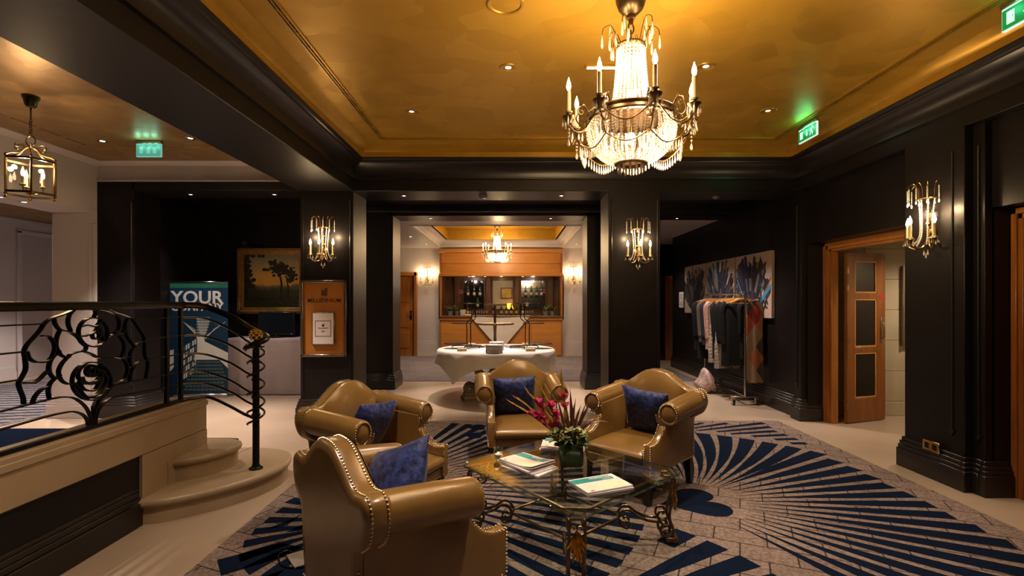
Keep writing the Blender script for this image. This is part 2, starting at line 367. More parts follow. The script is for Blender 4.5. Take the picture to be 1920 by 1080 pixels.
# bar room shell
b = MB(); b.box(-6.2, 2.5, 14.1, 14.4, 0, 3.5, WHITEP); struct(b, 'wall_bar')
b = MB(); b.box(2.3, 2.5, 9.31, 14.1, 0, 3.3, WHITEP); b.box(-6.2, -6.0, 9.0, 14.4, 0, 3.3, WHITEP); struct(b, 'wall_bar_side')
b = MB()
b.box(-6.1, -1.92, 9.2, 14.2, 2.965, 3.03, WHITEP); b.box(1.35, 2.45, 9.2, 14.2, 2.965, 3.03, WHITEP); b.box(-1.92, 1.35, 13.7, 14.2, 2.965, 3.03, WHITEP); b.box(-1.92, 1.35, 9.2, 9.9, 2.965, 3.03, WHITEP)
b.box(2.4, 4.2, 9.2, 14.0, 2.955, 3.03, WHITEP)
struct(b, 'ceiling_bar')
b = MB()
prof = [(0, 2.965), (-.03, 2.95), (-.06, 2.965), (.0, 3.0), (.03, 3.05), (.09, 3.10), (.17, 3.13), (.21, 3.13), (.21, 3.16), (0, 3.16), (-.07, 3.02)]
k = len(prof); vs = []
for (sx, sy) in ((0, 0), (0, 1), (1, 1), (1, 0)):
    for (p, z) in prof: vs.append((-1.92 + p if not sx else 1.35 - p, 9.9 + p if not sy else 13.7 - p, z))
fs = [(i * k + q, i * k + (q + 1) % k, ((i + 1) % 4) * k + (q + 1) % k, ((i + 1) % 4) * k + q) for i in range(4) for q in range(k)]
b.add(vs, fs, WHITEP); struct(b, 'trim_7', 30)
b = MB(); b.box(-1.71, 1.14, 10.11, 13.49, 3.38, 3.44, GOLD)
for a in ((-1.75, -1.70, 10.05, 13.55), (1.13, 1.18, 10.05, 13.55)): b.box(*a, 3.13, 3.42, GOLDB)
for a in ((-1.75, 1.18, 13.48, 13.55), (-1.75, 1.18, 10.05, 10.12)): b.box(*a, 3.13, 3.42, GOLDB)
struct(b, 'ceiling_bar_tray')
b = MB(); b.box(3.0, 6.0, 13.1, 13.3, 0, 3.3, BLACK); b.box(5.9, 6.0, 11.8, 13.1, 0, 3.3, BLACK); struct(b, 'wall_far')
# left hall
b = MB()
b.box(-5.35, -4.87, 6.60, 7.10, 0, 3.04, BLACK, .006); b.box(-4.9, -2.6, 6.60, 7.10, 2.93, 3.04, BLACK, .006); b.box(-5.5, -5.35, 7.0, 8.8, 0, 3.3, BLACK)
struct(b, 'wall_hall_back')
b = MB(); b.tube([(-4.9, 6.596, .42), (-4.9, 6.596, 2.78)], .012, BLACKTRIM, 8); struct(b, 'trim_8')
b = MB(); b.box(-5.5, -2.69, 6.62, 7.1, 3.04, 3.42, WHITEP); b.box(-5.36, -2.69, 6.585, 6.62, 3.045, 3.065, WHITEP, .004)
b.box(-5.93, -5.35, -3.0, 7.0, 2.645, 3.42, WHITEP, .004); b.box(-5.93, -5.35, 6.60, 7.0, 0, 2.7, WHITEP, .004)
b.box(-5.40, -5.345, 6.585, 6.62, .3, 2.5, WHITEP, .008); b.box(-5.46, -5.42, 6.592, 6.62, .3, 2.5, WHITEP, .006)
struct(b, 'wall_left')
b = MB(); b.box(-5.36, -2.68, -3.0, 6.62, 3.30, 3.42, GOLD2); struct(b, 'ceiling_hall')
b = MB(); b.prism([(-5.35, 3.30), (-5.35, 3.24), (-5.335, 3.24), (-5.30, 3.27), (-5.27, 3.29), (-5.27, 3.30)], 'y', -3, 6.6, WHITEP)
b.prism([(6.62, 3.30), (6.62, 3.25), (6.60, 3.25), (6.55, 3.28), (6.53, 3.29), (6.53, 3.30)], 'x', -5.35, -2.69, WHITEP); struct(b, 'trim_9')
b = MB(); KEYH = M('hall_key_pattern', (.12, .07, .03), .6, noise=(20, (.2, .12, .05)))
y = 1.0
while y < 5.9:
    b.box(-4.93, -4.90, y, y + .24, 3.295, 3.301, KEYH); y += .31
x = -4.9
while x < -2.9:
    b.box(x, x + .22, 5.98, 6.01, 3.295, 3.301, GOLDB); x += .27
b.build('trim_10', kind='structure')
# side room beyond the hall opening
b = MB()
b.box(-9.7, -9.4, 1, 9.83, 0, 3.1, WHITEP); b.box(-9.7, -9.4, 9.83, 11.0, 2.78, 3.1, WHITEP); b.box(-9.9, -9.7, 9.5, 11.2, 0, 3.1, WHITEP)
b.box(-9.7, -9.4, 11.0, 11.4, 0, 3.1, WHITEP)
b.box(-9.405, -9.37, 9.22, 9.26, .3, 2.9, WHITEP, .01); b.box(-9.405, -9.37, 9.70, 9.80, .02, 2.85, WHITEP, .012); b.box(-9.405, -9.37, 9.70, 11.0, 2.80, 2.87, WHITEP, .012)
struct(b, 'wall_side_room')
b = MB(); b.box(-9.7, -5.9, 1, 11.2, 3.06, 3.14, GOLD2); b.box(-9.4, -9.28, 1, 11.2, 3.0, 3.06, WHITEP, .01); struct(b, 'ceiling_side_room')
b = MB(); b.box(-9.7, -6.1, 11.2, 11.4, 0, 3.1, WHITEP); struct(b, 'wall_side_room_back'); b = MB(); b.box(-6.1, -5.9, 7.0, 11.4, 0, 3.1, WHITEP); struct(b, 'wall_side_room_end')
b = MB(); b.box(-10, 6, -3.3, -3.0, 0, 3.5, BLACK); struct(b, 'wall_front')
# baseboards (stepped black skirting)
def base(name, runs, mat=BLACKTRIM, h=.27, d=.045):
    b = MB()
    for (x0, y0, x1, y1, nx, ny) in runs:        # straight run, outward normal (nx, ny)
        for (z0, z1, dd) in ((0, .165, d), (.165, .20, d * .8), (.20, .235, d * .62), (.235, h, d * .36)):
            z0 *= h / .27; z1 = z1 * (h / .27) if z1 != h else h
            a = [min(x0, x1), max(x0, x1), min(y0, y1), max(y0, y1)]
            if nx > 0: a[0], a[1] = x0 - .01, x0 + dd
            elif nx < 0: a[0], a[1] = x0 - dd, x0 + .01
            else: a[0] -= dd if a[0] != a[1] else 0; a[1] += dd
            if ny > 0: a[2], a[3] = y0 - .01, y0 + dd
            elif ny < 0: a[2], a[3] = y0 - dd, y0 + .01
            b.box(*a, z0, z1, mat, .004)
    return struct(b, name)
base('baseboard_right', [(3.58, 4.05, 3.58, 4.67, -1, 0), (3.58, 4.67, 3.72, 4.67, 0, 1), (3.58, 4.05, 3.645, 4.05, 0, -1), (3.645, 3.96, 3.645, 4.05, -1, 0), (3.645, 3.945, 3.80, 3.945, 0, -1),
     (3.70, 6.62, 3.70, 11.8, -1, 0), (3.63, 6.43, 3.63, 6.60, -1, 0), (3.63, 6.43, 3.84, 6.43, 0, -1), (3.70, -2.9, 3.70, 2.28, -1, 0), (3.70, 4.68, 3.70, 4.74, -1, 0)])
base('baseboard_back', [(-2.667, 6.45, -2.0, 6.45, 0, -1), (-2.0, 6.45, -2.0, 7.03, 1, 0), (-2.667, 6.45, -2.667, 7.03, -1, 0), (1.216, 6.45, 1.868, 6.45, 0, -1), (1.216, 6.45, 1.216, 7.03, -1, 0), (1.868, 6.45, 1.868, 7.03, 1, 0),
     (-2.5, 8.73, -2.03, 8.73, 0, -1), (-2.03, 8.73, -2.03, 9.31, 1, 0), (1.28, 8.73, 2.3, 8.73, 0, -1), (1.28, 8.73, 1.28, 9.31, -1, 0), (3.0, 13.1, 3.93, 13.1, 0, -1)])
base('baseboard_left', [(-5.35, 6.6, -4.87, 6.6, 0, -1), (-4.87, 6.6, -4.87, 7.1, 1, 0), (-5.3, 8.73, -2.7, 8.73, 0, -1)])
base('baseboard_hall', [(-5.93, 6.6, -5.40, 6.6, 0, -1), (-9.4, 1, -9.4, 9.68, 1, 0)], WHITEP)
base('baseboard_bar', [(-2.6, 14.1, -2.0, 14.1, 0, -1), (1.40, 14.1, 2.3, 14.1, 0, -1)], WHITEP, .40)

# carpets in the far rooms
tag(MB().box(-5.85, 2.25, 9.6, 13.90, 0, .008, BARC).build('carpet'), 'grey violet patterned carpet covering the bar room floor', 'carpet')
tag(MB().box(3.05, 3.5, 9.6, 11.4, 0, .008, BARC).build('carpet'), 'strip of grey violet carpet in the corridor past the clothes rack', 'carpet')
hc = MB().box(-9.2, -6.12, 2.5, 10.6, 0, .006, HALLC)
hc = tag(hc.build('carpet'), 'grey carpet with thin navy lines in the side room beyond the railing', 'carpet')
b = MB()
for i in range(22):
    y = 5.2 + i * .2; b.prism([(-9.0, y), (-6.2, y + .5), (-6.2, y + .5 + .03 + .004 * i), (-9.0, y + .05)], 'z', .006, .0068, NAVYC)
b.build('navy_line', hc, kind='stuff')

# ------------------------------------------------------------------ platform, kerb and curved steps
stair = thing('staircase', 'cream stone kerb wall and two curved bullnose steps beside the landing', 'staircase', (-2.49, 4.0, 0))
S0 = Vector((2.49, -4.0, 0))      # stair parts are written in room coordinates
def sbuild(mb, name, **k):
    o = mb.build(name, stair, **k); o.location = S0; return o
b = MB(); b.box(-2.70, -2.49, -2.98, 4.18, .46, .73, STONE, .008); b.box(-2.70, -2.49, 3.45, 4.18, 0, .46, STONE, 0); b.box(-2.70, -2.53, -2.98, 3.45, 0, .46, STONE)
b.box(-2.492, -2.478, -2.98, 4.18, .655, .70, STONE, .006)
sbuild(b, 'kerb_wall')
b = MB(); b.box(-2.54, -2.508, -2.98, 3.445, .0, .458, BLACK)
sbuild(b, 'black_panel')
b = MB()
for (z0, z1, x) in ((0, .155, -2.470), (.155, .19, -2.484), (.19, .225, -2.493), (.225, .25, -2.501)): b.box(-2.54, x, -2.98, 3.43, z0, z1, BLACKTRIM, .004)
sbuild(b, 'skirting')
b = MB(); b.box(-5.3, -2.70, -2.98, 4.02, .0, .50, STONE, .01)
sbuild(b, 'landing')
b = MB(); b.box(-5.3, -2.705, -2.98, 4.0, .498, .508, NAVYC, .002); sbuild(b, 'navy_landing_carpet')
def bez(pts, n=10): return [(p.x, p.y) for p in catmull([(a, c, 0) for a, c in pts], n)]
def step(name, curve, z0, z1, back):
    top = bez(curve); 
    cx = sum(p[0] for p in top) / len(top); cy = sum(p[1] for p in top) / len(top)
    poly = top + back
    b = MB()
    def inset(d):
        out = []
        n = len(top)
        for i, p in enumerate(top):
            a = Vector(top[max(i - 1, 0)]); c = Vector(top[min(i + 1, n - 1)]); t = (c - a).normalized(); nr = Vector((t.y, -t.x)); q = Vector(p)
            if nr.dot(q - Vector((-3.0, 3.9))) < 0: nr = -nr
            out.append(tuple(q - nr * d))
        return out + back
    rings = [(inset(.03), z0), (inset(.03), z1 - .06), (inset(.022), z1 - .056), (inset(.006), z1 - .048), (inset(0), z1 - .032), (inset(0), z1 - .024), (inset(.006), z1 - .008), (inset(.022), z1)]
    k = len(poly); vs = []; fs = []
    for pl, z in rings: vs += [(p[0], p[1], z) for p in pl]
    for i in range(len(rings) - 1):
        for q in range(k): fs.append((i * k + q, i * k + (q + 1) % k, (i + 1) * k + (q + 1) % k, (i + 1) * k + q))
    fs.append([(len(rings) - 1) * k + q for q in range(k)]); fs.append(list(range(k))[::-1])
    b.add(vs, fs, STONE); return sbuild(b, name, ang=50)
step('step', [(-2.485, 3.40), (-2.33, 3.46), (-2.10, 3.66), (-1.92, 3.94), (-1.86, 4.22), (-1.93, 4.48), (-2.10, 4.63), (-2.35, 4.68), (-2.7, 4.68), (-5.3, 4.68)], 0, .17, [(-5.3, 3.9), (-2.485, 3.35)])
step('step', [(-2.485, 3.75), (-2.38, 3.80), (-2.26, 3.95), (-2.215, 4.12), (-2.25, 4.27), (-2.37, 4.345), (-2.6, 4.36), (-5.3, 4.36)], .17, .34, [(-5.3, 3.9), (-2.485, 3.7)])

# ------------------------------------------------------------------ railing with rose ornament
rail = thing('stair_railing', 'black wrought iron railing with a rose ornament and gilt newel ball', 'railing', (-2.55, 3.9, .73))
RO = Vector((2.55, -3.9, -.73))
def rbuild(mb, name, src=None, **k):
    o = mb.build(name, rail, **k); o.location = RO; return o
RX = -2.55
def rp(zx, zy, x=RX):
    px, py = zx / 3.375, 540 + zy / 3.375; Y = -x * 960 / (960 - px); return Vector((x, Y, 1.5 - (py - 565) * Y / 960))
# (the ornament is a flat iron drawing in the plane of the railing, so it is laid out from measured points in that plane)
def flat2(pts, name, t=.008, w=.025, n=5, closed=False, smooth=True, up=(1, 0, 0)):
    P = catmull(pts, n, closed) if smooth else [Vector(p) for p in pts]
    return rbuild(MB().flat(P, t, w, IRON, up, closed), name, ang=30)
rose = [
 [(150,735),(145,690),(125,640),(118,600),(140,560),(162,510),(157,440),(152,400),(170,360),(215,310),(250,270),(285,220),(330,190),(390,170),(440,150),(490,130),(540,128),(590,140),(640,133),(690,133),(730,150),(780,165),(825,185),(850,215),(880,260),(910,310),(915,370),(915,420),(935,470),(930,530),(920,575)],
 [(265,303),(310,310),(340,345),(345,390),(325,440),(290,465),(230,470),(185,445),(168,400)],
 [(155,600),(210,600),(250,575),(290,535),(310,520)], [(205,725),(225,680),(265,640),(312,620)],
 [(340,190),(350,230),(380,265),(440,280),(490,310),(515,345),(545,370)], [(470,135),(440,170),(430,220),(447,275)],
 [(505,245),(550,235),(600,245),(630,215),(635,195)], [(530,305),(575,290),(605,270),(622,245),(640,300),(655,330)],
 [(600,138),(605,160),(592,185)], [(640,135),(700,150),(745,185),(755,230),(740,275),(700,305),(680,300)],
 [(380,265),(360,310),(355,370),(380,420),(425,440),(445,420),(490,405),(530,400)], [(545,370),(540,390),(530,400),(580,420),(620,440),(680,440),(720,435)],
 [(425,440),(390,480),(370,530),(385,580),(420,605),(470,610)], [(720,435),(770,445),(800,480),(805,530),(780,580),(740,605),(705,612)],
 [(345,345),(355,380),(375,410),(340,430),(315,470),(308,520),(330,560),(350,570),(380,550)], [(350,570),(320,600),(305,640),(310,690),(320,700)],
 [(810,190),(790,240),(800,300),(830,345),(850,370)], [(915,335),(870,350),(835,390),(820,440),(825,490),(845,500)],
 [(932,455),(880,465),(845,500),(825,550),(820,590)], [(720,280),(760,310),(785,360),(780,410),(770,435),(820,437)], [(795,245),(770,290),(755,295)],
 [(500,590),(530,640),(590,650),(620,610),(640,560),(635,500)], [(545,700),(600,680),(650,630),(675,570),(640,530),(632,480)], [(470,600),(500,640),(550,690),(620,690),(675,640)],
 [(520,560),(530,590),(560,600),(600,590),(630,560)], [(545,525),(560,500),(600,495),(620,515),(610,545),(570,550),(548,535)],
]
for c in rose: flat2([rp(*p) for p in c], 'rose_petal_bar')
def ring2(cx, cy, rx, ry, w=.025):
    return flat2([rp(cx + rx * math.cos(a * PI / 8), cy + ry * math.sin(a * PI / 8)) for a in range(16)], 'rose_ring', n=3, closed=True, w=w)
ring2(588, 280, 92, 92); ring2(605, 300, 22, 24); ring2(578, 590, 122, 120); ring2(565, 548, 72, 62); ring2(578, 528, 36, 34); ring2(576, 526, 16, 18)
# stems run on as the two lowest bars
flat2([rp(*p) for p in [(558,868),(548,830),(520,800),(470,783),(420,786),(300,812),(0,897),(-600,1070)]], 'rail_bar', w=.022)
flat2([rp(*p) for p in [(580,862),(572,815),(540,752),(480,702),(420,691),(330,700),(0,782),(-600,930)]], 'rail_bar', w=.022)
flat2([rp(*p) for p in [(603,858),(612,800),(640,745),(690,703),(760,681),(1050,630),(1150,612)]], 'rail_bar', w=.022)
flat2([rp(*p) for p in [(590,858),(600,780),(640,692),(700,627),(760,605),(1050,550),(1150,530)]], 'rail_bar', w=.022)
HZ = [1.378, 1.237, 1.094, .953, .863]
zl = lambda y, z: (RX, y, z)
for (ya, z) in ((2.79, 1.378), (2.672, 1.237), (2.658, 1.094)):
    flat2([zl(-2.5, z), zl(ya, z)], 'rail_bar', w=.020, smooth=False)
for (yb, z) in ((3.46, 1.378), (3.55, 1.237), (3.56, 1.094)):
    flat2([zl(yb, z), zl(3.95, z)], 'rail_bar', w=.020, smooth=False)
# posts
for y in (3.78, 3.94): rbuild(MB().box(RX - .014, RX + .014, y - .014, y + .014, .73, 1.46, IRON, .002).box(RX - .03, RX + .03, y - .03, y + .03, .728, .742, IRON, .002), 'baluster')
rbuild(MB().box(RX - .012, RX + .012, 1.9, 1.925, .73, 1.46, IRON, .002), 'baluster')
# sweep down round the newel at N
N = Vector((-2.035, 4.07, 0))
def sweep(z0, z1, rr, turns=True):
    pts = [(RX, 3.94, z0), (RX + .07, 4.03, z0 - .004), (-2.40, 4.09, z0 - .03), (-2.25, 4.105, z0 - (z0 - z1) * .45), (-2.13, 4.10, z0 - (z0 - z1) * .8)]
    out = catmull(pts, 6)
    for i in range(1, 14 if turns else 6):
        a = PI * .72 - i * .40; out.append(Vector((N.x + rr * math.cos(a), N.y + rr * math.sin(a), z1 - .0105 * i)))
    return out
hand = [(RX, -2.5, 1.476), (RX, 3.5, 1.476)]
pts = [Vector(p) for p in hand] + sweep(1.474, 1.262, .075)
rbuild(MB().tube(pts, 1, IRON, sect=[(-.014, -.026), (.006, -.026), (.016, -.012), (.016, .012), (.006, .026), (-.014, .026)], up=None), 'handrail')
for (z0, z1) in ((1.378, 1.14), (1.237, 1.03), (1.094, .89), (.953, .75), (.863, .66)):
    rbuild(MB().tube(sweep(z0, z1, .062), .0085, IRON, 8), 'rail_bar')
rbuild(MB().flat([(RX + .01, -2.5, .742), (RX + .01, 3.94, .742)], .022, .03, IRON, (1, 0, 0)), 'base_bar')
pts = catmull([(RX, 3.94, .742), (RX + .06, 4.03, .74), (-2.42, 4.10, .73), (-2.27, 4.11, .66), (-2.15, 4.10, .60), (-2.05, 4.075, .57)], 6)
rbuild(MB().tube(pts, .012, IRON, 8), 'base_bar')
TN = Matrix.Translation(N)
b = MB(); b.lathe([(.052, .17), (.052, .18), (.034, .19), (.026, .21), (.026, 1.12), (.03, 1.125), (.062, 1.135), (.066, 1.145), (.05, 1.155), (.03, 1.16)], IRON, 20, TN)
for z in (.60, .74, .88, 1.02): b.lathe([(.027, z - .012), (.033, z - .010), (.033, z + .010), (.027, z + .012)], IRON, 16, TN)
nw = rbuild(b, 'newel_post')
b = MB(); b.lathe([(.03, 1.158), (.022, 1.175), (.018, 1.19), (.028, 1.198)], POLB, 16, TN); b.ball((N.x, N.y, 1.232), .036, POLB, 2)
for k in range(3):
    for i in range(6):
        a = i * PI / 3 + k * .5; z = 1.212 + k * .020; rr = (.037, .041, .036)[k]
        b.ball((N.x + rr * math.cos(a), N.y + rr * math.sin(a), z), .017, POLB, 1, (1, 1, 1.15))
for i in range(4): a = i * PI / 2; b.ball((N.x + .016 * math.cos(a), N.y + .016 * math.sin(a), 1.267), .015, POLB, 1)
rbuild(b, 'newel_ball', label='polished brass rosebud ball')
# ------------------------------------------------------------------ doors on the right wall
def door_frame(name, xa, xb, y0, y1, zt, w=.13):
    """casing for an opening in a wall of constant x (frame face at xa, towards the room)"""
    b = MB()
    for s, y in ((1, y0), (-1, y1)):
        for (d0, d1, xx) in ((0, .045, xa), (.045, .085, xa + .012), (.085, w, xa + .03)):
            ya, yb = (y + d0, y + d1) if s > 0 else (y - d1, y - d0)
            b.box(xx, xb, ya, yb, 0, zt - d0, WOOD, .004)
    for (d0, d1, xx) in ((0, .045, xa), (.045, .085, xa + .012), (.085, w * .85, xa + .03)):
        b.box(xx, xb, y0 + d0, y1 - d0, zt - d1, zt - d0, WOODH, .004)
    o = b.build(name, kind='structure'); return o
f1 = door_frame('door_1', 3.885, 4.0, 4.74, 6.405, 2.225)
f2 = door_frame('door_2', 3.835, 4.0, 2.28, 3.94, 2.21)
# closed leaf of the near door
l2 = thing('door_leaf', 'closed orange wooden door leaf at the right edge of the picture', 'door', (3.95, 3.10, 0))
b = MB(); b.box(-.02, .025, -.69, .70, .005, 2.10, WOOD, .003); b.build('panel', l2)
for (z0, z1) in ((.25, .95), (1.1, 1.95)):
    MB().box(-.032, -.018, -.55, .55, z0, z1, WOOD, .006).build('raised_panel', l2)
# open glazed leaf
hx, hy = 4.085, 6.268; ang = math.atan2(6.486 - 6.268, 4.722 - 4.10); LW = .66
dl = thing('door_leaf', 'open orange wooden door leaf with three dark glass panes', 'door', (hx, hy, 0), ang)
b = MB()
x0, x1 = 0, LW; sw = .13
LW_M = M('shaded_door_wood', (.22, .078, .014), .35, noise=(3, (.16, .052, .010), 8), stretch=(6, 6, .7), bump=(40, .03))  # door wood darkened: the shade on the leaf's face is in the colour
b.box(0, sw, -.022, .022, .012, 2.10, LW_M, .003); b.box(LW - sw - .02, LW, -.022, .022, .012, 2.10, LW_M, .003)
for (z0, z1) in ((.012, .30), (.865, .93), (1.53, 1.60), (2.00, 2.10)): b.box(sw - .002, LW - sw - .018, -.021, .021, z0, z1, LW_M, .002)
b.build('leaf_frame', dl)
for (z0, z1) in ((.30, .865), (.93, 1.53), (1.60, 2.00)):
    o = MB().box(sw, LW - sw - .02, -.006, .006, z0, z1, DARKPANE).build('glass_pane', dl)
    b = MB(); xa, xb = sw, LW - sw - .02
    for q in ((xa, xa + .02, z0, z1), (xb - .02, xb, z0, z1), (xa, xb, z0, z0 + .02), (xa, xb, z1 - .02, z1)): b.box(q[0], q[1], -.018, -.004, q[2], q[3], WOODH, .003)
    b.build('pane_bead', o)
b = MB(); b.box(LW - .09, LW - .055, -.032, -.02, .98, 1.30, STEELD, .004); b.tube([(LW - .072, -.045, 1.03), (LW - .072, -.06, 1.06), (LW - .072, -.06, 1.20), (LW - .072, -.045, 1.23)], .009, STEELD, 8); b.tube([(LW - .072, -.02, 1.04), (LW - .072, -.055, 1.04)], .008, STEELD, 8); b.tube([(LW - .072, -.02, 1.22), (LW - .072, -.055, 1.22)], .008, STEELD, 8)
b.build('pull_handle', dl)
MB().lathe([(.034, 0), (.034, .002), (0, .003)], M('red_sticker', (.45, .012, .010), .45, noise=(9, (.38, .01, .01))), 16, Matrix.Translation((LW - .075, -.0225, 1.555)) @ Matrix.Rotation(R(90), 4, 'X')).build('red_sticker', dl, label='small round red sticker')
for z in (.22, 1.02, 1.66, 1.88):
    b = MB(); b.tube([(-.006, -.024, z - .045), (-.006, -.024, z + .045)], .008, BRASS, 8); b.box(-.004, .026, -.025, -.021, z - .04, z + .04, BRASS, .001); b.build('hinge', dl)
# lit cream tiled lobby behind the open door
b = MB(); TILEM = M('cream_tile', (.40, .335, .215), .4, noise=(3, (.36, .30, .19)))
GROUT = M('grout', (.26, .22, .15), .8, noise=(30, (.3, .25, .17)))
b.box(3.95, 6.0, 6.72, 6.80, 0, 2.6, GROUT); b.box(5.9, 6.0, 4.3, 6.8, 0, 2.6, TILEM); b.box(4.0, 6.0, 4.2, 4.3, 0, 2.6, TILEM); b.box(3.95, 6.0, 4.2, 6.8, 2.6, 2.66, WHITEP)
wl = struct(b, 'wall_lobby')
tile = MB().box(0, .595, -.008, 0, 0, .395, TILEM, .003).mesh('tile')
for i in range(3):
    for j in range(6):
        z = .19 + j * .40
        if z + .395 < 2.6: inst(tile, 'tile', wl, (4.02 + i * .6, 6.722, z))
MB().box(3.95, 5.9, 6.70, 6.725, 0, .185, TILEM, .004).build('tile_plinth', wl)
pn = thing('wall_panel', 'slim dark panel with steel edges on the cream tiled wall past the open door', 'panel', (5.285, 6.71, 1.42))
MB().box(-.20, .20, -.05, 0, -.50, .54, M('panel_dark', (.05, .04, .03), .2, noise=(3, (.07, .055, .04))), .004).build('panel', pn)
for x in (-.19, -.1, .0, .1, .19): MB().box(x - .012, x + .012, -.058, -.045, -.50, .54, STEELD, .003).build('steel_strip', pn)
spot((5.3, 5.6, 2.58), PW['soffit'] * 2.6, WARM2, 130)
# far corridor door
fd = thing('door_leaf', 'narrow orange wooden door standing at the far end of the dark corridor', 'door', (4.0, 13.06, 0))
MB().box(0, .80, -.02, .03, 0, 2.05, WOOD, .004).build('leaf', fd)
for (z0, z1) in ((.2, .9), (1.05, 1.9)): MB().box(.12, .68, -.03, -.018, z0, z1, WOOD, .006).build('raised_panel', fd)
b = MB(); b.box(.06, .09, -.035, -.02, .98, 1.14, CHROME, .003); b.tube([(.075, -.03, 1.07), (.075, -.06, 1.07), (.16, -.06, 1.07)], .008, CHROME, 8); b.build('lever_handle', fd)
b = MB()
for (d0, d1, yy) in ((0, .05, 13.04), (.05, .09, 13.02)): b.box(4.0 - d1, 4.0 - d0, yy, 13.1, 0, 2.06 + d1, WOOD, .004); b.box(4.0 - d1, 4.9, yy, 13.1, 2.06 + d0, 2.06 + d1, WOODH, .004)
struct(b, 'door_3')
# bar-room side door
bd = thing('door_leaf', 'orange panelled door with a silver handle left of the bar', 'door', (-3.12, 14.06, 0))
MB().box(-.10, .40, -.02, .03, 0, 2.2, WOOD, .004).build('leaf', bd)
for (z0, z1) in ((.22, .66), (.78, 1.35), (1.47, 2.05)): MB().box(-.04, .30, -.032, -.018, z0, z1, WOOD, .006).build('raised_panel', bd)
b = MB(); b.box(.32, .38, -.035, -.02, 1.0, 1.24, CHROME, .003); b.tube([(.37, -.03, 1.16), (.37, -.07, 1.16), (.25, -.07, 1.16)], .01, CHROME, 8); b.build('lever_handle', bd)
b = MB(); b.box(-2.68, -2.60, 13.98, 14.1, 0, 2.30, WOOD, .005) ; b.box(-3.4, -2.60, 13.98, 14.1, 2.2, 2.30, WOODH, .005); struct(b, 'door_4')

# ------------------------------------------------------------------ crystal light fittings
bead = MB().ball((0, 0, 0), 1, CRYSTAL, 1, smooth=False)
def strand_mesh(pts, r, name='bead_strand'):
    """beads of radius r threaded along pts"""
    P = [Vector(p) for p in pts]; b = MB(); acc = 0; step = r * 2.05; d = 0
    L = [0]
    for i in range(1, len(P)): L.append(L[-1] + (P[i] - P[i - 1]).length)
    n = max(2, int(L[-1] / step)); j = 0
    for q in range(n + 1):
        s = L[-1] * q / n
        while j < len(L) - 2 and L[j + 1] < s: j += 1
        t = (s - L[j]) / max(L[j + 1] - L[j], 1e-6); c = P[j].lerp(P[j + 1], t)
        b.v += [c + v * r for v in bead.v] if False else [c + Vector((v.x * r, v.y * r, v.z * r)) for v in OCT[0]]
        o = len(b.v) - len(OCT[0])
        k = b.mi(CRYSTAL)
        for f in OCT[1]: b.f.append([a + o for a in f]); b.fm.append(k); b.fs.append(False)
    return b.mesh(name)
bm_ = bmesh.new(); bmesh.ops.create_icosphere(bm_, subdivisions=1, radius=1); bm_.verts.index_update()
OCT = ([v.co.copy() for v in bm_.verts], [[v.index for v in f.verts] for f in bm_.faces]); bm_.free()
def drop_mesh(h, r, name='crystal_drop'):
    b = MB(); b.lathe([(0, 0), (r * .35, -.006), (0.0015, -.010)], CRYSTAL, 6); b.lathe([(.001, -.012), (r * .55, -.02), (r, -h * .78), (r * .6, -h * .92), (0, -h)], CRYSTAL, 6)
    for i in range(len(b.fs)): b.fs[i] = False
    return b.mesh(name)
def candle(parent, p, hs=.13, rs=.0125, bulb=True):
    """candle sleeve with a flame bulb: part > sub-part"""
    c = MB().lathe([(0, 0), (.021, .0), (.024, .008), (rs + .002, .012), (rs, .016), (rs, hs), (rs * .6, hs + .004), (0, hs + .004)], CANDLE, 12).build('candle', parent, p)
    o = MB().lathe([(rs * .55, 0), (rs * .95, .012), (rs * 1.15, .026), (rs * .9, .045), (rs * .4, .064), (.0012, .078), (0, .08)], BULB, 12).build('flame_bulb', c, (0, 0, hs + .004))
    return c
FR8 = None
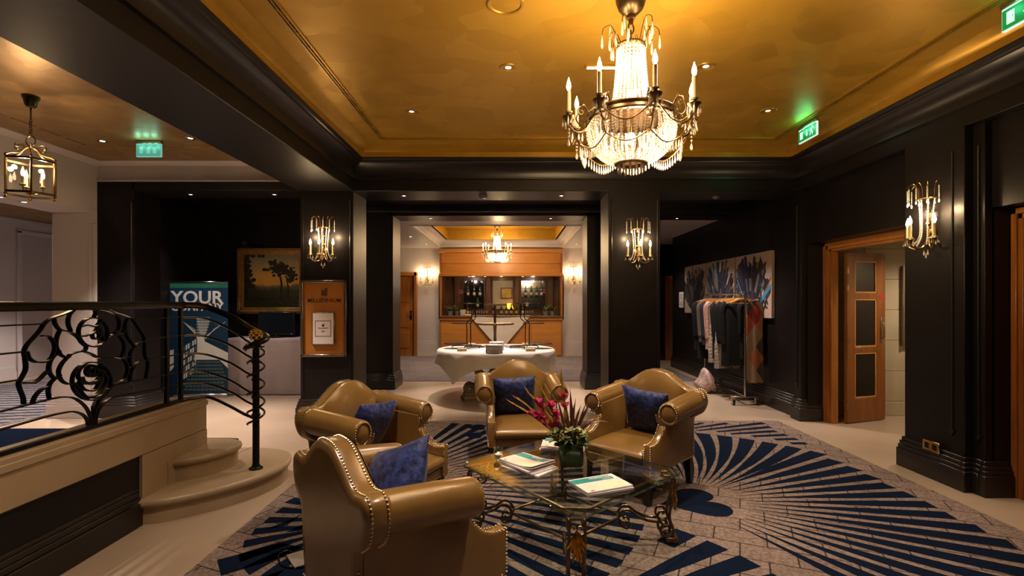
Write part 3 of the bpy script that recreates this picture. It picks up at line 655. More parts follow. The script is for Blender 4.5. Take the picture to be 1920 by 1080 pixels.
def chandelier(loc, label, rot=0, sc=1.0, z_drop=0, group='crystal chandeliers'):
    root = thing('chandelier', label, 'chandelier', loc, rot, group)
    b = MB(); b.lathe([(.0, 0), (.088, 0), (.092, -.02), (.09, -.07), (.074, -.115), (.045, -.145), (.03, -.155), (.026, -.175), (.016, -.18), (.013, -.215), (0, -.218)], DBRASS, 24); b.build('canopy', root)
    b = MB(); lk = [(.017 * math.cos(a * PI / 6), 0, .030 * math.sin(a * PI / 6)) for a in range(12)]
    b.tube(lk, .005, DBRASS, 6, closed=True, T=Matrix.Translation((0, 0, -.238))); b.tube(lk, .005, DBRASS, 6, closed=True, T=Matrix.Translation((0, 0, -.275)) @ Matrix.Rotation(R(90), 4, 'Z'))
    b.tube([(0, 0, -.295), (0, 0, -1.0)], .006, DBRASS, 6); b.ball((0, 0, -.315), .014, DBRASS, 1)
    b.build('chain', root)
    Zr, Zb = -.345, -.775          # crown ring, band
    b = MB(); b.lathe([(.060, Zr - .012), (.080, Zr - .012), (.086, Zr), (.080, Zr + .014), (.060, Zr + .018), (.0, Zr + .026)], DBRASS, 28)
    for i in range(28): a = i * 2 * PI / 28; b.ball((.084 * math.cos(a), .084 * math.sin(a), Zr), .006, DBRASS, 1)
    b.build('crown_ring', root)
    sd = drop_mesh(.085, .0075); s2 = drop_mesh(.062, .006); sb = drop_mesh(.055, .009)
    for i in range(6):
        a = i * PI / 3 + .3
        for (rx, hz, dz) in ((.175, .13, .05), (.135, .085, .0)):
            aa = a + (0.16 if rx < .15 else 0); d = Vector((math.cos(aa), math.sin(aa), 0))
            pts = [d * .07 + Vector((0, 0, Zr)), d * (.085 + .015) + Vector((0, 0, Zr + hz * .7)), d * (rx * .72) + Vector((0, 0, Zr + hz)), d * (rx * .95) + Vector((0, 0, Zr + hz * .85)), d * rx + Vector((0, 0, Zr + hz * .55))]
            s = MB().tube(catmull(pts, 5), .0025, DBRASS, 5).build('spray_wire', root)
            for q, rr in ((2, .72), (4, 1.0)):
                inst(sd, 'crystal_drop', s, (d.x * rx * rr, d.y * rx * rr, Zr + (hz if q == 2 else hz * .55)))
    # tent of bead strands
    prof = [(.078, Zr - .015), (.082, Zr - .06), (.086, Zr - .12), (.092, Zr - .20), (.102, Zr - .29), (.115, Zr - .37), (.130, Zb + .02)]
    st = strand_mesh(catmull([(r, 0, z) for r, z in prof], 4), .0078)
    for i in range(24): inst(st, 'bead_strand', root, (0, 0, 0), (0, 0, i * 2 * PI / 24))
    for k in range(4):
        z = Zr - .03 - .022 * k; r_ = .084
        inst(strand_mesh([(r_ * math.cos(a * PI / 20), r_ * math.sin(a * PI / 20), z) for a in range(41)], .0068, 'bead_ring'), 'bead_ring', root)
    # band, basket
    b = MB(); b.lathe([(.225, Zb - .022), (.258, Zb - .026), (.266, Zb - .018), (.260, Zb), (.268, Zb + .016), (.258, Zb + .026), (.20, Zb + .03), (.198, Zb + .02), (.225, Zb + .0), (.225, Zb - .022)], DBRASS, 40); b.build('band_ring', root)
    bp = [(.255, Zb - .03), (.262, Zb - .08), (.250, Zb - .14), (.215, Zb - .20), (.155, Zb - .25), (.085, Zb - .275)]
    bs = strand_mesh(catmull([(r, 0, z) for r, z in bp], 4), .0085)
    for i in range(44): inst(bs, 'bead_strand', root, (0, 0, 0), (0, 0, i * 2 * PI / 44))
    for i in range(30): inst(bs, 'bead_strand', root, (0, 0, Zb * .12), (0, 0, (i + .5) * 2 * PI / 30), (.86, .86, .88))
    ld = drop_mesh(.11, .012)
    for i in range(20): a = i * 2 * PI / 20; inst(ld, 'crystal_drop', root, (.215 * math.cos(a), .215 * math.sin(a), Zb - .03))
    for i in range(12): a = i * 2 * PI / 12; inst(sd, 'crystal_drop', root, (.075 * math.cos(a), .075 * math.sin(a), Zb - .25))
    b = MB(); b.lathe([(.07, Zb - .268), (.10, Zb - .275), (.10, Zb - .283), (.07, Zb - .283), (.07, Zb - .268)], DBRASS, 24); b.build('bottom_ring', root)
    # eight arms with cups and candles
    RA = .383; Zc = Zb - .01
    am = MB()
    pts = [(.262, 0, Zb - .005), (.275, 0, Zb - .07), (.315, 0, Zb - .10), (.36, 0, Zb - .085), (.382, 0, Zb - .045), (RA, 0, Zc - .02)]
    am.tube(catmull(pts, 6), [.0085 - .003 * i / 30 for i in range(31)], DBRASS, 6)
    sc1 = [(.262, 0, Zb + .02), (.285, 0, Zb + .055), (.318, 0, Zb + .05), (.325, 0, Zb + .02), (.305, 0, Zb + .008), (.296, 0, Zb + .026), (.308, 0, Zb + .034)]
    am.tube(catmull(sc1, 6), .005, DBRASS, 6)
    sc2 = [(.325, 0, Zb + .015), (.338, 0, Zb - .02), (.315, 0, Zb - .05), (.295, 0, Zb - .03), (.305, 0, Zb - .015)]
    am.tube(catmull(sc2, 5), .0045, DBRASS, 6); am.ball((.29, 0, Zb + .062), .009, DBRASS, 1)
    am.lathe([(0, -.05), (.012, -.045), (.02, -.02), (.036, -.006), (.040, .004), (.03, .008), (.014, .010), (.014, .03), (0, .03)], DBRASS, 14, Matrix.Translation((RA, 0, Zc + .0)))
    arm0 = am.mesh('arm')
    for i in range(8):
        a = (i + .5) * PI / 4; o = inst(arm0, 'arm', root, (0, 0, 0), (0, 0, a))
        c = Vector((RA * math.cos(a), RA * math.sin(a), Zc + .025)); candle(root, c)
        for q in range(5):
            aa = q * 2 * PI / 5 + a; inst(s2, 'crystal_drop', root, (c.x + .036 * math.cos(aa), c.y + .036 * math.sin(aa), Zc + .002))
        inst(strand_mesh([(c.x, c.y, Zc - .05), (c.x, c.y, Zc - .115)], .008), 'bead_strand', root); inst(sb, 'crystal_drop', root, (c.x, c.y, Zc - .12))
        # hoop swag between this arm and the next, with a fringe of drops
        a2 = a + PI / 4; b = MB(); pts = []
        for t in range(13):
            u = t / 12; aa = a + (a2 - a) * u; sag = -.16 + -.05 * math.sin(PI * u); rr = RA - .07 - .03 * math.sin(PI * u)
            pts.append((rr * math.cos(aa), rr * math.sin(aa), Zc + sag))
        hp = [(RA * .97 * math.cos(a), RA * .97 * math.sin(a), Zc - .03), (RA * .9 * math.cos(a), RA * .9 * math.sin(a), Zc - .12)] + pts + [(RA * .9 * math.cos(a2), RA * .9 * math.sin(a2), Zc - .12), (RA * .97 * math.cos(a2), RA * .97 * math.sin(a2), Zc - .03)]
        s = MB().tube(hp, .0042, BRASS, 6).build('hoop', root)
        for t in range(0, 13): inst(s2, 'crystal_drop', s, pts[t])
        h2 = []
        for t in range(11):
            u = t / 10; aa = a + (a2 - a) * u; rr = RA - .02 * math.sin(PI * u)
            h2.append((rr * math.cos(aa), rr * math.sin(aa), Zc - .02 - .10 * math.sin(PI * u)))
        MB().tube(h2, .0038, DBRASS, 6).build('swag_bar', root)
    return root
mc = chandelier((.72, 3.1, 3.385), 'large crystal chandelier with eight candle arms under the gold ceiling', R(-16.5))
bc = copy_tree(mc, loc=(-.36, 12.3, 3.375), rot=(0, 0, .3), sc=.88, label='smaller far chandelier in front of the wooden bar')
def chand_lights(c, s, p):
    Zc = c[2] - .785 * s
    for i in range(8):
        a = (i + .5) * PI / 4 + R(-16.5); point((c[0] + .383 * s * math.cos(a), c[1] + .383 * s * math.sin(a), Zc + .275 * s), p * PW['candle'])
    point((c[0] + .03, c[1], c[2] - .62 * s), p * PW['inner'], WARM, .03); point((c[0] + .03, c[1], c[2] - .90 * s), p * PW['inner'] * 2.2, WARM, .05)
    b = MB()
chand_lights((.72, 3.1, 3.385), 1, 1); chand_lights((-.36, 12.3, 3.375), .88, .9)
for root in (mc, bc):      # two hidden frosted bulbs inside tent and basket
    for z in (-.64, -.90): MB().lathe([(0, -.04), (.02, -.03), (.028, 0), (.02, .03), (0, .036)], BULB, 12).build('inner_bulb', root, (0, 0, z))

def sconce(loc, rz, label, sc=1.0, p=1.0):
    """fixed on a wall: local -y points into the room, origin at the back plate centre"""
    root = thing('wall_sconce', label, 'wall light', loc, rz, 'crystal wall sconces', sc=sc)
    b = MB(); b.lathe([(0, 0), (.045, 0), (.05, .006), (.035, .014), (.02, .03), (0, .032)], BRASS, 20, Matrix.Translation((0, 0, -.05)) @ Matrix.Rotation(R(90), 4, 'X'))
    b.tube(catmull([(0, -.02, -.08), (0, -.025, 0), (0, -.03, .15), (0, -.03, .24)], 5), [.016, .014, .012, .011, .010, .0095, .009, .008, .008, .008, .008, .007, .007, .007, .007, .007], BRASS, 8); b.ball((0, -.028, .02), .022, BRASS, 2); b.ball((0, -.028, .13), .018, BRASS, 2)
    b.lathe([(0, -.05), (.012, -.04), (.02, -.01), (.0, .0)], BRASS, 12, Matrix.Translation((0, -.03, -.10)))
    b.build('stem', root)
    b = MB()
    for t in range(9):
        a = PI + PI * t / 8; b.ball((.075 * math.cos(a), -.02 + .075 * math.sin(a), .235), .008, BRASS, 1)
    b.tube([(.075 * math.cos(PI + PI * t / 10), -.02 + .075 * math.sin(PI + PI * t / 10), .235) for t in range(11)], .006, BRASS, 6); b.tube([(-.075, -.02, .235), (.075, -.02, .235)], .006, BRASS, 6)
    b.build('crown', root)
    dm = drop_mesh(.05, .0075); d2 = drop_mesh(.04, .006)
    for i, a in enumerate((195, 225, 255, 285, 315, 345)):
        d = Vector((math.cos(R(a)), math.sin(R(a)), 0)); z0 = .235; rr = .15
        pts = catmull([d * .075 + Vector((0, -.02, z0)), d * .085 + Vector((0, -.02, z0 + .09)), d * .12 + Vector((0, -.02, z0 + .13)), d * .145 + Vector((0, -.02, z0 + .11)), d * rr + Vector((0, -.02, z0 + .08))], 4)
        w = MB().tube(pts, .0022, BRASS, 5).build('spray_wire', root)
        e = d * rr + Vector((0, -.02, z0 + .08)); inst(strand_mesh([e, e - Vector((0, 0, .085))], .0055), 'bead_strand', w); inst(dm, 'crystal_drop', w, e - Vector((0, 0, .09)))
    for a in (190, 225, 270, 315, 350):
        d = Vector((math.cos(R(a)), math.sin(R(a)), 0)); q = d * .07 + Vector((0, -.02, .225))
        inst(dm, 'crystal_drop', root, q)
        pts = catmull([d * .07 + Vector((0, -.02, .22)), d * .055 + Vector((0, -.03, .05)), d * .06 + Vector((0, -.03, -.08)), d * .10 + Vector((0, -.03, -.16))], 5)
        inst(strand_mesh(pts, .0065), 'bead_strand', root)
    for i, a in enumerate((205, 270, 335)):
        d = Vector((math.cos(R(a)), math.sin(R(a)), 0)); RA = .155
        pts = [(0, -.03, -.09), d * .04 + Vector((0, -.03, -.17)), d * .095 + Vector((0, -.03, -.19)), d * .145 + Vector((0, -.03, -.165)), d * RA + Vector((0, -.03, -.12))]
        b = MB().tube(catmull(pts, 6), .0065, BRASS, 6); c = d * RA + Vector((0, -.03, -.115))
        b.lathe([(0, -.02), (.012, -.015), (.036, 0), (.03, .006), (.012, .008), (0, .008)], BRASS, 14, Matrix.Translation(c)); b.build('arm', root)
        candle(root, c + Vector((0, 0, .006)), .115, .0135)
        for q in range(5): aa = q * 2 * PI / 5; inst(d2, 'crystal_drop', root, c + Vector((.032 * math.cos(aa), .032 * math.sin(aa), -.005)))
        w = Matrix.Rotation(rz, 4, 'Z') @ Vector((c.x * sc, c.y * sc, (c.z + .24) * sc)); point((loc[0] + w.x, loc[1] + w.y, loc[2] + w.z), PW['sconce'] * p)
    for q in (-.02, .02): inst(dm, 'crystal_drop', root, (q, -.05, -.20))
    inst(dm, 'crystal_drop', root, (0, -.05, -.225))
    return root
sconce((-2.36, 6.445, 2.19), 0, 'crystal wall sconce on the dark column above the orange notice board')
sconce((1.575, 6.445, 2.17), 0, 'crystal wall sconce on the plain dark column behind the rightmost armchair')
sconce((3.575, 4.36, 2.14), R(-90), 'crystal wall sconce on the near dark pilaster by the open door')
sconce((-2.33, 14.09, 2.16), 0, 'far crystal sconce on the pale wall between the orange door and the bar', 1.12, 1.1)
sconce((1.70, 14.09, 2.18), 0, 'far crystal sconce on the pale wall just past the right end of the bar', 1.12, 1.1)

# hall lantern
lan = thing('hanging_lantern', 'six-sided brass and glass candle lantern on a chain in the left hall', 'lantern', (-4.22, 4.49, 3.30))
b = MB(); b.lathe([(0, 0), (.062, 0), (.064, -.012), (.052, -.04), (.044, -.08), (.03, -.10), (.008, -.105), (.006, -.13), (0, -.13)], M('green_bronze', (.07, .075, .035), .3, 1.0, noise=(20, (.11, .09, .04))), 20); b.build('canopy', lan)
b = MB(); z = -.13
b.tube([(0, 0, -.12), (0, 0, -.20)], .006, DBRASS, 6)
for i in range(6):
    T = Matrix.Translation((0, 0, -.215 - i * .024)) @ Matrix.Rotation(R(90 * (i % 2)), 4, 'Z')
    b.tube([(.011 * math.cos(a * PI / 5), 0, .017 * math.sin(a * PI / 5)) for a in range(10)], .0038, DBRASS, 5, closed=True, T=T)
b.build('chain', lan)
b = MB(); b.tube([(.042 * math.cos(a * PI / 8), 0, -.395 + .045 * math.sin(a * PI / 8)) for a in range(16)], .006, DBRASS, 6, closed=True); b.lathe([(0, -.43), (.012, -.435), (.016, -.46), (.01, -.48), (.006, -.50), (.006, -.60), (0, -.60)], DBRASS, 10); b.build('hanging_ring', lan)
Zt, Zbm, RL = -.575, -.865, .182
hexp = [(RL * math.cos(i * PI / 3 + .25), RL * math.sin(i * PI / 3 + .25)) for i in range(6)]
for i in range(6):
    x, y = hexp[i]; d = Vector((x, y, 0)).normalized()
    pts = catmull([d * .012 + Vector((0, 0, -.45)), d * .05 + Vector((0, 0, -.47)), d * .085 + Vector((0, 0, -.515)), d * .15 + Vector((0, 0, -.535)), d * .185 + Vector((0, 0, -.56)), d * RL + Vector((0, 0, Zt))], 5)
    s = MB().tube(pts, .006, BRASS, 6)
    sc_ = catmull([d * .03 + Vector((0, 0, -.46)), d * .075 + Vector((0, 0, -.43)), d * .11 + Vector((0, 0, -.44)), d * .115 + Vector((0, 0, -.465)), d * .095 + Vector((0, 0, -.47)), d * .09 + Vector((0, 0, -.455))], 4)
    s.tube(sc_, .004, DBRASS, 5); s.ball(tuple(d * RL + Vector((0, 0, Zt + .02))), .012, DBRASS, 1); s.build('scroll_arm', lan)
    b = MB().box(-.007, .007, -.007, .007, Zbm, Zt, BRASS, .002, Matrix.Translation((x, y, 0)) @ Matrix.Rotation(i * PI / 3 + .25, 4, 'Z')); b.lathe([(0, -.035), (.010, -.028), (.013, -.016), (.006, -.006), (.011, 0), (0, 0)], BRASS, 10, Matrix.Translation((x, y, Zbm))); b.build('corner_post', lan)
    x2, y2 = hexp[(i + 1) % 6]
    for z in (Zt, Zbm):
        MB().flat([(x, y, z), (x2, y2, z)], .012, .018, DBRASS, (0, 0, 1)).build('frame_bar', lan)
    MB().add([(x * .98, y * .98, Zbm + .008), (x2 * .98, y2 * .98, Zbm + .008), (x2 * .98, y2 * .98, Zt - .008), (x * .98, y * .98, Zt - .008)], [(0, 1, 2, 3)], LGLASS, False).build('glass_pane', lan)
b = MB(); b.tube([(0, 0, -.60), (0, 0, -.86)], .006, DBRASS, 6); b.lathe([(0, -.86), (.03, -.85), (.02, -.83), (0, -.83)], DBRASS, 12)
for i in range(3):
    a = i * 2 * PI / 3 + .6; d = Vector((math.cos(a), math.sin(a), 0)); b.tube(catmull([(0, 0, -.845), d * .04 + Vector((0, 0, -.86)), d * .075 + Vector((0, 0, -.83)), d * .08 + Vector((0, 0, -.80))], 4), .005, DBRASS, 6)
    b.lathe([(0, -.01), (.02, 0), (.012, .005), (0, .006)], DBRASS, 10, Matrix.Translation(d * .08 + Vector((0, 0, -.80))))
b.build('candle_cluster', lan)
for i in range(3):
    a = i * 2 * PI / 3 + .6; p = Vector((.08 * math.cos(a), .08 * math.sin(a), -.797)); candle(lan, p, .075, .012)
    point((-4.22 + p.x * 1.0, 4.49 + p.y, 3.30 - .60), PW['lantern'])

# recessed downlights, speaker, detectors
def downlight(loc, label, r=.055, lit=True, mat=None, group='recessed downlights'):
    t = thing('downlight', label, 'downlight', loc, 0, group)
    MB().lathe([(r * .62, 0.004), (r * .66, -.003), (r * .95, -.006), (r, -.001), (r, .004)], mat or BRASS, 24).build('trim_ring', t)
    q_ = .30 if r > .06 else .48
    MB().lathe([(r * q_, .0006), (r * .66, -.002), (r * .67, .003), (r * q_, .003)], mat or BRASS, 20).build('reflector', t)
    MB().lathe([(0, .0004), (r * (q_ + .01), .0004), (r * (q_ + .02), .003), (0, .003)], BULBS if lit else BULBD, 16).build('lamp', t)
    return t
G = GOLDB
BULBD = M('dim_downlight', (1, .9, .8), .4, emit=((1.0, .84, .62), 1.6))
downlight((-.03, 4.14, 3.389), 'gold-rimmed downlight glowing on the gold ceiling left of the chandelier', .075, mat=G)
downlight((1.56, 4.12, 3.389), 'gold-rimmed downlight glowing on the gold ceiling right of the chandelier', .075, mat=G)
downlight((-1.0, 5.1, 3.389), 'dim gold-rimmed downlight near the far left corner of the gold ceiling', .08, False, mat=G)
downlight((2.54, 5.08, 3.389), 'dim gold-rimmed downlight near the far right corner of the gold ceiling', .08, False, mat=G)
for (p, lab) in (((-1.42, 6.73, 2.886), 'small downlight under the black beam, left of the smoke detector'), ((.65, 6.73, 2.886), 'small downlight under the black beam, right of the smoke detector'),
     ((-1.43, 9.0, 2.957), 'small downlight in the far lintel, left above the bar opening'), ((.68, 9.0, 2.957), 'small downlight in the far lintel, right above the bar opening'),
     ((2.9, 9.0, 2.957), 'small downlight in the far lintel above the clothes rack corridor'),
     ((-4.3, 6.85, 2.928), 'small downlight in the black recess above the banner'), ((-3.18, 6.85, 2.928), 'small downlight in the black recess above the landscape painting')):
    downlight(p, lab, .04, mat=STEELD)
for (p, lab) in (((-4.6, 5.75, 3.298), 'downlight in the hall ceiling between the lantern and the green exit sign'), ((-3.55, 5.65, 3.298), 'downlight in the hall ceiling right of the green exit sign')):
    downlight(p, lab, .05, mat=STEELD)
for (p, lab) in (((-5.62, 5.62, 2.643), 'downlight in the white soffit behind the lantern, closest to the picture edge'), ((-5.62, 5.90, 2.643), 'downlight in the white soffit behind the lantern, nearer the white pier')):
    downlight(p, lab, .05, mat=WHITEP)
for (p, lab) in (((-1.15, 12.3, 3.379), 'far downlight in the gold bar ceiling left of the small chandelier'), ((.5, 12.3, 3.379), 'far downlight in the gold bar ceiling right of the small chandelier'), ((-2.3, 11.6, 2.963), 'far downlight in the white bar ceiling near the orange door'), ((-2.2, 13.1, 2.963), 'far downlight in the white bar ceiling above the left sconce'), ((1.65, 13.1, 2.963), 'far downlight in the white bar ceiling above the right sconce')):
    downlight(p, lab, .05, mat=WHITEP)
t = thing('ceiling_speaker', 'large round flush speaker painted gold at the top of the ceiling', 'speaker', (-.04, 3.25, 3.389))
MB().lathe([(.095, .0), (.10, -.008), (.115, -.010), (.122, -.004), (.122, .003)], GOLDB, 32).build('trim_ring', t); MB().lathe([(0, -.006), (.06, -.005), (.094, -.001), (.094, .003), (0, .003)], GOLD, 32).build('grille', t)
t = thing('emergency_light', 'slim rectangular lit emergency light on the ceiling beside the chandelier', 'light', (.72, 4.12, 3.388))
MB().box(-.135, .135, -.035, .035, -.010, .002, GOLDB, .003).build('frame', t); MB().box(-.115, .115, -.018, .018, -.0115, -.008, BULBS, 0).build('diffuser', t)
def detector(loc, lab):
    t = thing('smoke_detector', lab, 'smoke detector', loc, 0, 'smoke detectors'); MB().lathe([(0, -.035), (.03, -.034), (.045, -.022), (.055, -.008), (.055, 0), (0, 0)], M('grey_detector', (.05, .045, .045), .4, noise=(9, (.06, .055, .05))) if loc[1] < 7 and loc[0] > -5 else CERAMIC_W, 24).build('body', t)
detector((-.38, 6.73, 2.888), 'round dark smoke detector under the black beam above the bar view')
detector((2.7, 6.78, 2.888), 'round dark smoke detector under the black beam by the right corridor')
detector((-6.4, 6.9, 3.06), 'white smoke detector on the side room ceiling beyond the lantern')
# exit signs
GREEN = M('exit_green', (.001, .014, .005), .4, emit=((.002, .27, .045), 1.0)); SIGNW = M('exit_white', (.10, .12, .11), .4, emit=((.75, 1, .85), .9))
GREENP = M('exit_green_faded', (.02, .06, .045), .4, emit=((.06, .33, .24), .9)); GREENPW = M('exit_pale_mark', (.05, .09, .08), .4, emit=((.16, .46, .36), 1.0))
def exit_sign(loc, rz, lab, w=.31, h=.135, faded=False):
    t = thing('exit_sign', lab, 'exit sign', loc, rz, 'exit signs')
    gm, wm = (GREENP, GREENPW) if faded else (GREEN, SIGNW)
    MB().box(-w / 2 - .008, w / 2 + .008, -.010, .012, -h - .008, .0, wm if faded else SIGNW, .003).build('edge_lit_plate', t)
    MB().box(-w / 2, w / 2, -.013, -.009, -h, -.014, gm).build('face', t)
    MB().box(-w / 2 - .012, w / 2 + .012, -.02, .02, 0, .03, STEELD, .004).build('housing', t)
    if not faded:
        MB().box(-w * .40, -w * .24, -.016, -.012, -h * .82, -h * .25, SIGNW).build('door_mark', t)
        MB().box(-w * .275, -w * .262, -.0175, -.0155, -h * .56, -h * .50, GREEN).build('knob_mark', t)
        MB().prism([(-.008, -.035), (.008, -.035), (.008, -.08), (.022, -.08), (0, -.108), (-.022, -.08), (-.008, -.08)], 'y', -.016, -.012, SIGNW).build('arrow_mark', t)
        b = MB(); X = w * .29
        b.lathe([(0, -.002), (.011, -.002), (.011, .002), (0, .002)], SIGNW, 12, Matrix.Translation((X + .004, -.014, -.030)) @ Matrix.Rotation(R(90), 4, 'X'))
        for pl in ([(X - .012, -.045), (X + .010, -.042), (X + .004, -.078), (X - .014, -.075)], [(X - .012, -.075), (X + .004, -.075), (X - .010, -.092), (X - .036, -.116), (X - .042, -.108), (X - .022, -.09)], [(X - .006, -.075), (X + .006, -.075), (X + .022, -.095), (X + .012, -.120), (X + .004, -.118), (X + .010, -.097)], [(X + .006, -.044), (X + .030, -.060), (X + .044, -.052), (X + .040, -.046), (X + .030, -.050), (X + .010, -.040)], [(X - .010, -.045), (X - .030, -.050), (X - .036, -.068), (X - .030, -.070), (X - .024, -.056), (X - .008, -.055)]):
            b.prism(pl, 'y', -.016, -.012, SIGNW)
        b.build('running_man_mark', t)
    else:
        for x in (-.08, .0, .07): MB().box(x - .02, x + .02, -.0155, -.0125, -h * .8, -h * .3, wm).build('pale_mark', t)
    p = Matrix.Rotation(rz, 4, 'Z') @ Vector((0, -.10, .0))
    for dx in (-.09, 0, .09):
        q = Matrix.Rotation(rz, 4, 'Z') @ Vector((dx, -.05, -.03)); point((loc[0] + q.x, loc[1] + q.y, loc[2] + q.z), .3 if faded else .36, (.3, 1, .68) if faded else (.08, 1, .42), .03)
    return t
exit_sign((3.10, 5.36, 3.335), R(-90), 'green running man exit sign beside the far gold downlight', .31, .135)
exit_sign((3.10, 3.07, 3.335), R(-90), 'green exit sign cut by the right edge of the picture', .31, .135)
exit_sign((-4.06, 5.73, 3.262), 0, 'pale faded green exit sign hanging from the hall ceiling', .265, .14, True)
# ------------------------------------------------------------------ rug with navy fan pattern
rug = thing('rug', 'large taupe rug with navy fan rays and heart motifs under the armchairs', 'rug', (.765, 2.0, 0))
RGX0, RGX1, RGY0, RGY1 = -1.79, 3.32, -1.0, 6.40
RGO = Vector((-.765, -2.0, 0))
def rgbuild(mb, name, **k):
    o = mb.build(name, rug, **k); o.location = RGO; return o
rgbuild(MB().box(RGX0, RGX1, RGY0, RGY1, 0, .009, RUGB, .003), 'pile')
ZN = .0098
IX0, IX1, IY1 = RGX0 + .10, RGX1 - .20, RGY1 - .07
fans = [  # centre, r0, r1, angles (from, to, step), fraction navy, curl
 dict(c=(1.30, 3.85), r0=.44, r1=2.10, a=(-66, 112, 6.3), w=.68, curl=.45),
 dict(c=(-1.15, 4.15), r0=.45, r1=2.16, a=(-54, 80, 4.7), w=.58, curl=0),
 dict(c=(-.05, 2.25), r0=.30, r1=1.58, a=(-30, 96, 8.0), w=.66, curl=.5),
 dict(c=(-.75, 3.52), r0=.36, r1=1.0, a=(140, 236, 10.5), w=.6, curl=.35),
 dict(c=(-.45, 5.88), r0=.30, r1=1.6, a=(150, 212, 6.5), w=.55, curl=0),
 dict(c=(-1.0, 2.1), r0=.3, r1=1.10, a=(60, 150, 10), w=.6, curl=.3),
 dict(c=(.75, 5.35), r0=.4, r1=2.6, a=(-12, 40, 4.2), w=.5, curl=0),
 dict(c=(1.9, .9), r0=.3, r1=1.7, a=(20, 130, 7), w=.6, curl=.4),
]
def inside(fi, x, y):
    for j in range(fi):
        g = fans[j]; dx, dy = x - g['c'][0], y - g['c'][1]; d = math.hypot(dx, dy)
        if d < g['r1'] + .10:
            a = math.degrees(math.atan2(dy, dx)); lo, hi = g['a'][0] - 8, g['a'][1] + 8
            while a < lo: a += 360
            if a <= hi or d < .42: return True
    return False
b = MB()
for fi, f in enumerate(fans):
    a = f['a'][0]; st = R(f['a'][2])
    while a <= f['a'][1]:
        mid = (f['a'][0] + f['a'][1]) / 2; vs = []; n = 26; rows = 0
        for t in range(n + 1):
            u = t / n; r = f['r0'] + (f['r1'] - f['r0']) * u
            dev = (a - mid) / ((f['a'][1] - f['a'][0]) / 2)
            th = R(a) - R(f['curl'] * 60) * (1 - u) * (1 if dev > .15 else 0) * (max(dev, 0) ** 1.2)
            hw = st * .5 * f['w'] * (.10 + .90 * min(1, u * (2.1 if fi == 0 else 1.4)))
            pl = [(f['c'][0] + r * math.cos(th + s * hw), f['c'][1] + r * math.sin(th + s * hw)) for s in (-1, 1)]
            bad = [not (IX0 < p[0] < IX1 and p[1] < IY1 and p[1] > RGY0 + .2) or inside(fi, *p) for p in pl]
            if any(bad):
                if rows >= 2 or (fi > 0 and rows == 0 and inside(fi, *pl[0])): 
                    if rows >= 2: break
                vs = []; rows = 0; continue
            vs += [(pl[0][0], pl[0][1], ZN), (pl[1][0], pl[1][1], ZN)]; rows += 1
        if rows >= 3: b.add(vs, [(2 * i, 2 * i + 2, 2 * i + 3, 2 * i + 1) for i in range(rows - 1)], NAVYC, False)
        a += f['a'][2]
rgbuild(b, 'navy_fan_rays', kind='stuff')
def heart(c, ang, s, dark=True):
    b = MB(); T = Matrix.Translation((c[0], c[1], ZN + .0004)) @ Matrix.Rotation(R(ang), 4, 'Z'); pts = []
    for i in range(40):
        t = 2 * PI * i / 40; x = 16 * math.sin(t) ** 3; y = 13 * math.cos(t) - 5 * math.cos(2 * t) - 2 * math.cos(3 * t) - math.cos(4 * t)
        pts.append((y * s / 16, x * s / 16, 0))
    b.add(pts, [list(range(40))], NAVYC, False, T); return rgbuild(b, 'navy_heart')
heart((1.36, 3.80), 8, .27); heart((-.42, 6.06), 10, .13); heart((-.42, 5.70), -10, .13); heart((1.75, 6.1), 0, .12)
b = MB()   # loose leaf shapes along the near left border
for pl in ([(-1.62, 3.34), (-1.50, 3.52), (-1.46, 3.62), (-1.50, 3.40)], [(-1.46, 3.30), (-1.36, 3.50), (-1.34, 3.66), (-1.26, 3.36)], [(-1.70, 2.95), (-1.42, 3.16), (-1.22, 3.08), (-1.58, 2.78)], [(-1.36, 2.76), (-1.12, 2.98), (-.98, 2.90), (-1.2, 2.66)]):
    b.add([(x, y, ZN) for x, y in pl], [list(range(len(pl)))], NAVYC, False)
rgbuild(b, 'navy_leaf', kind='stuff')

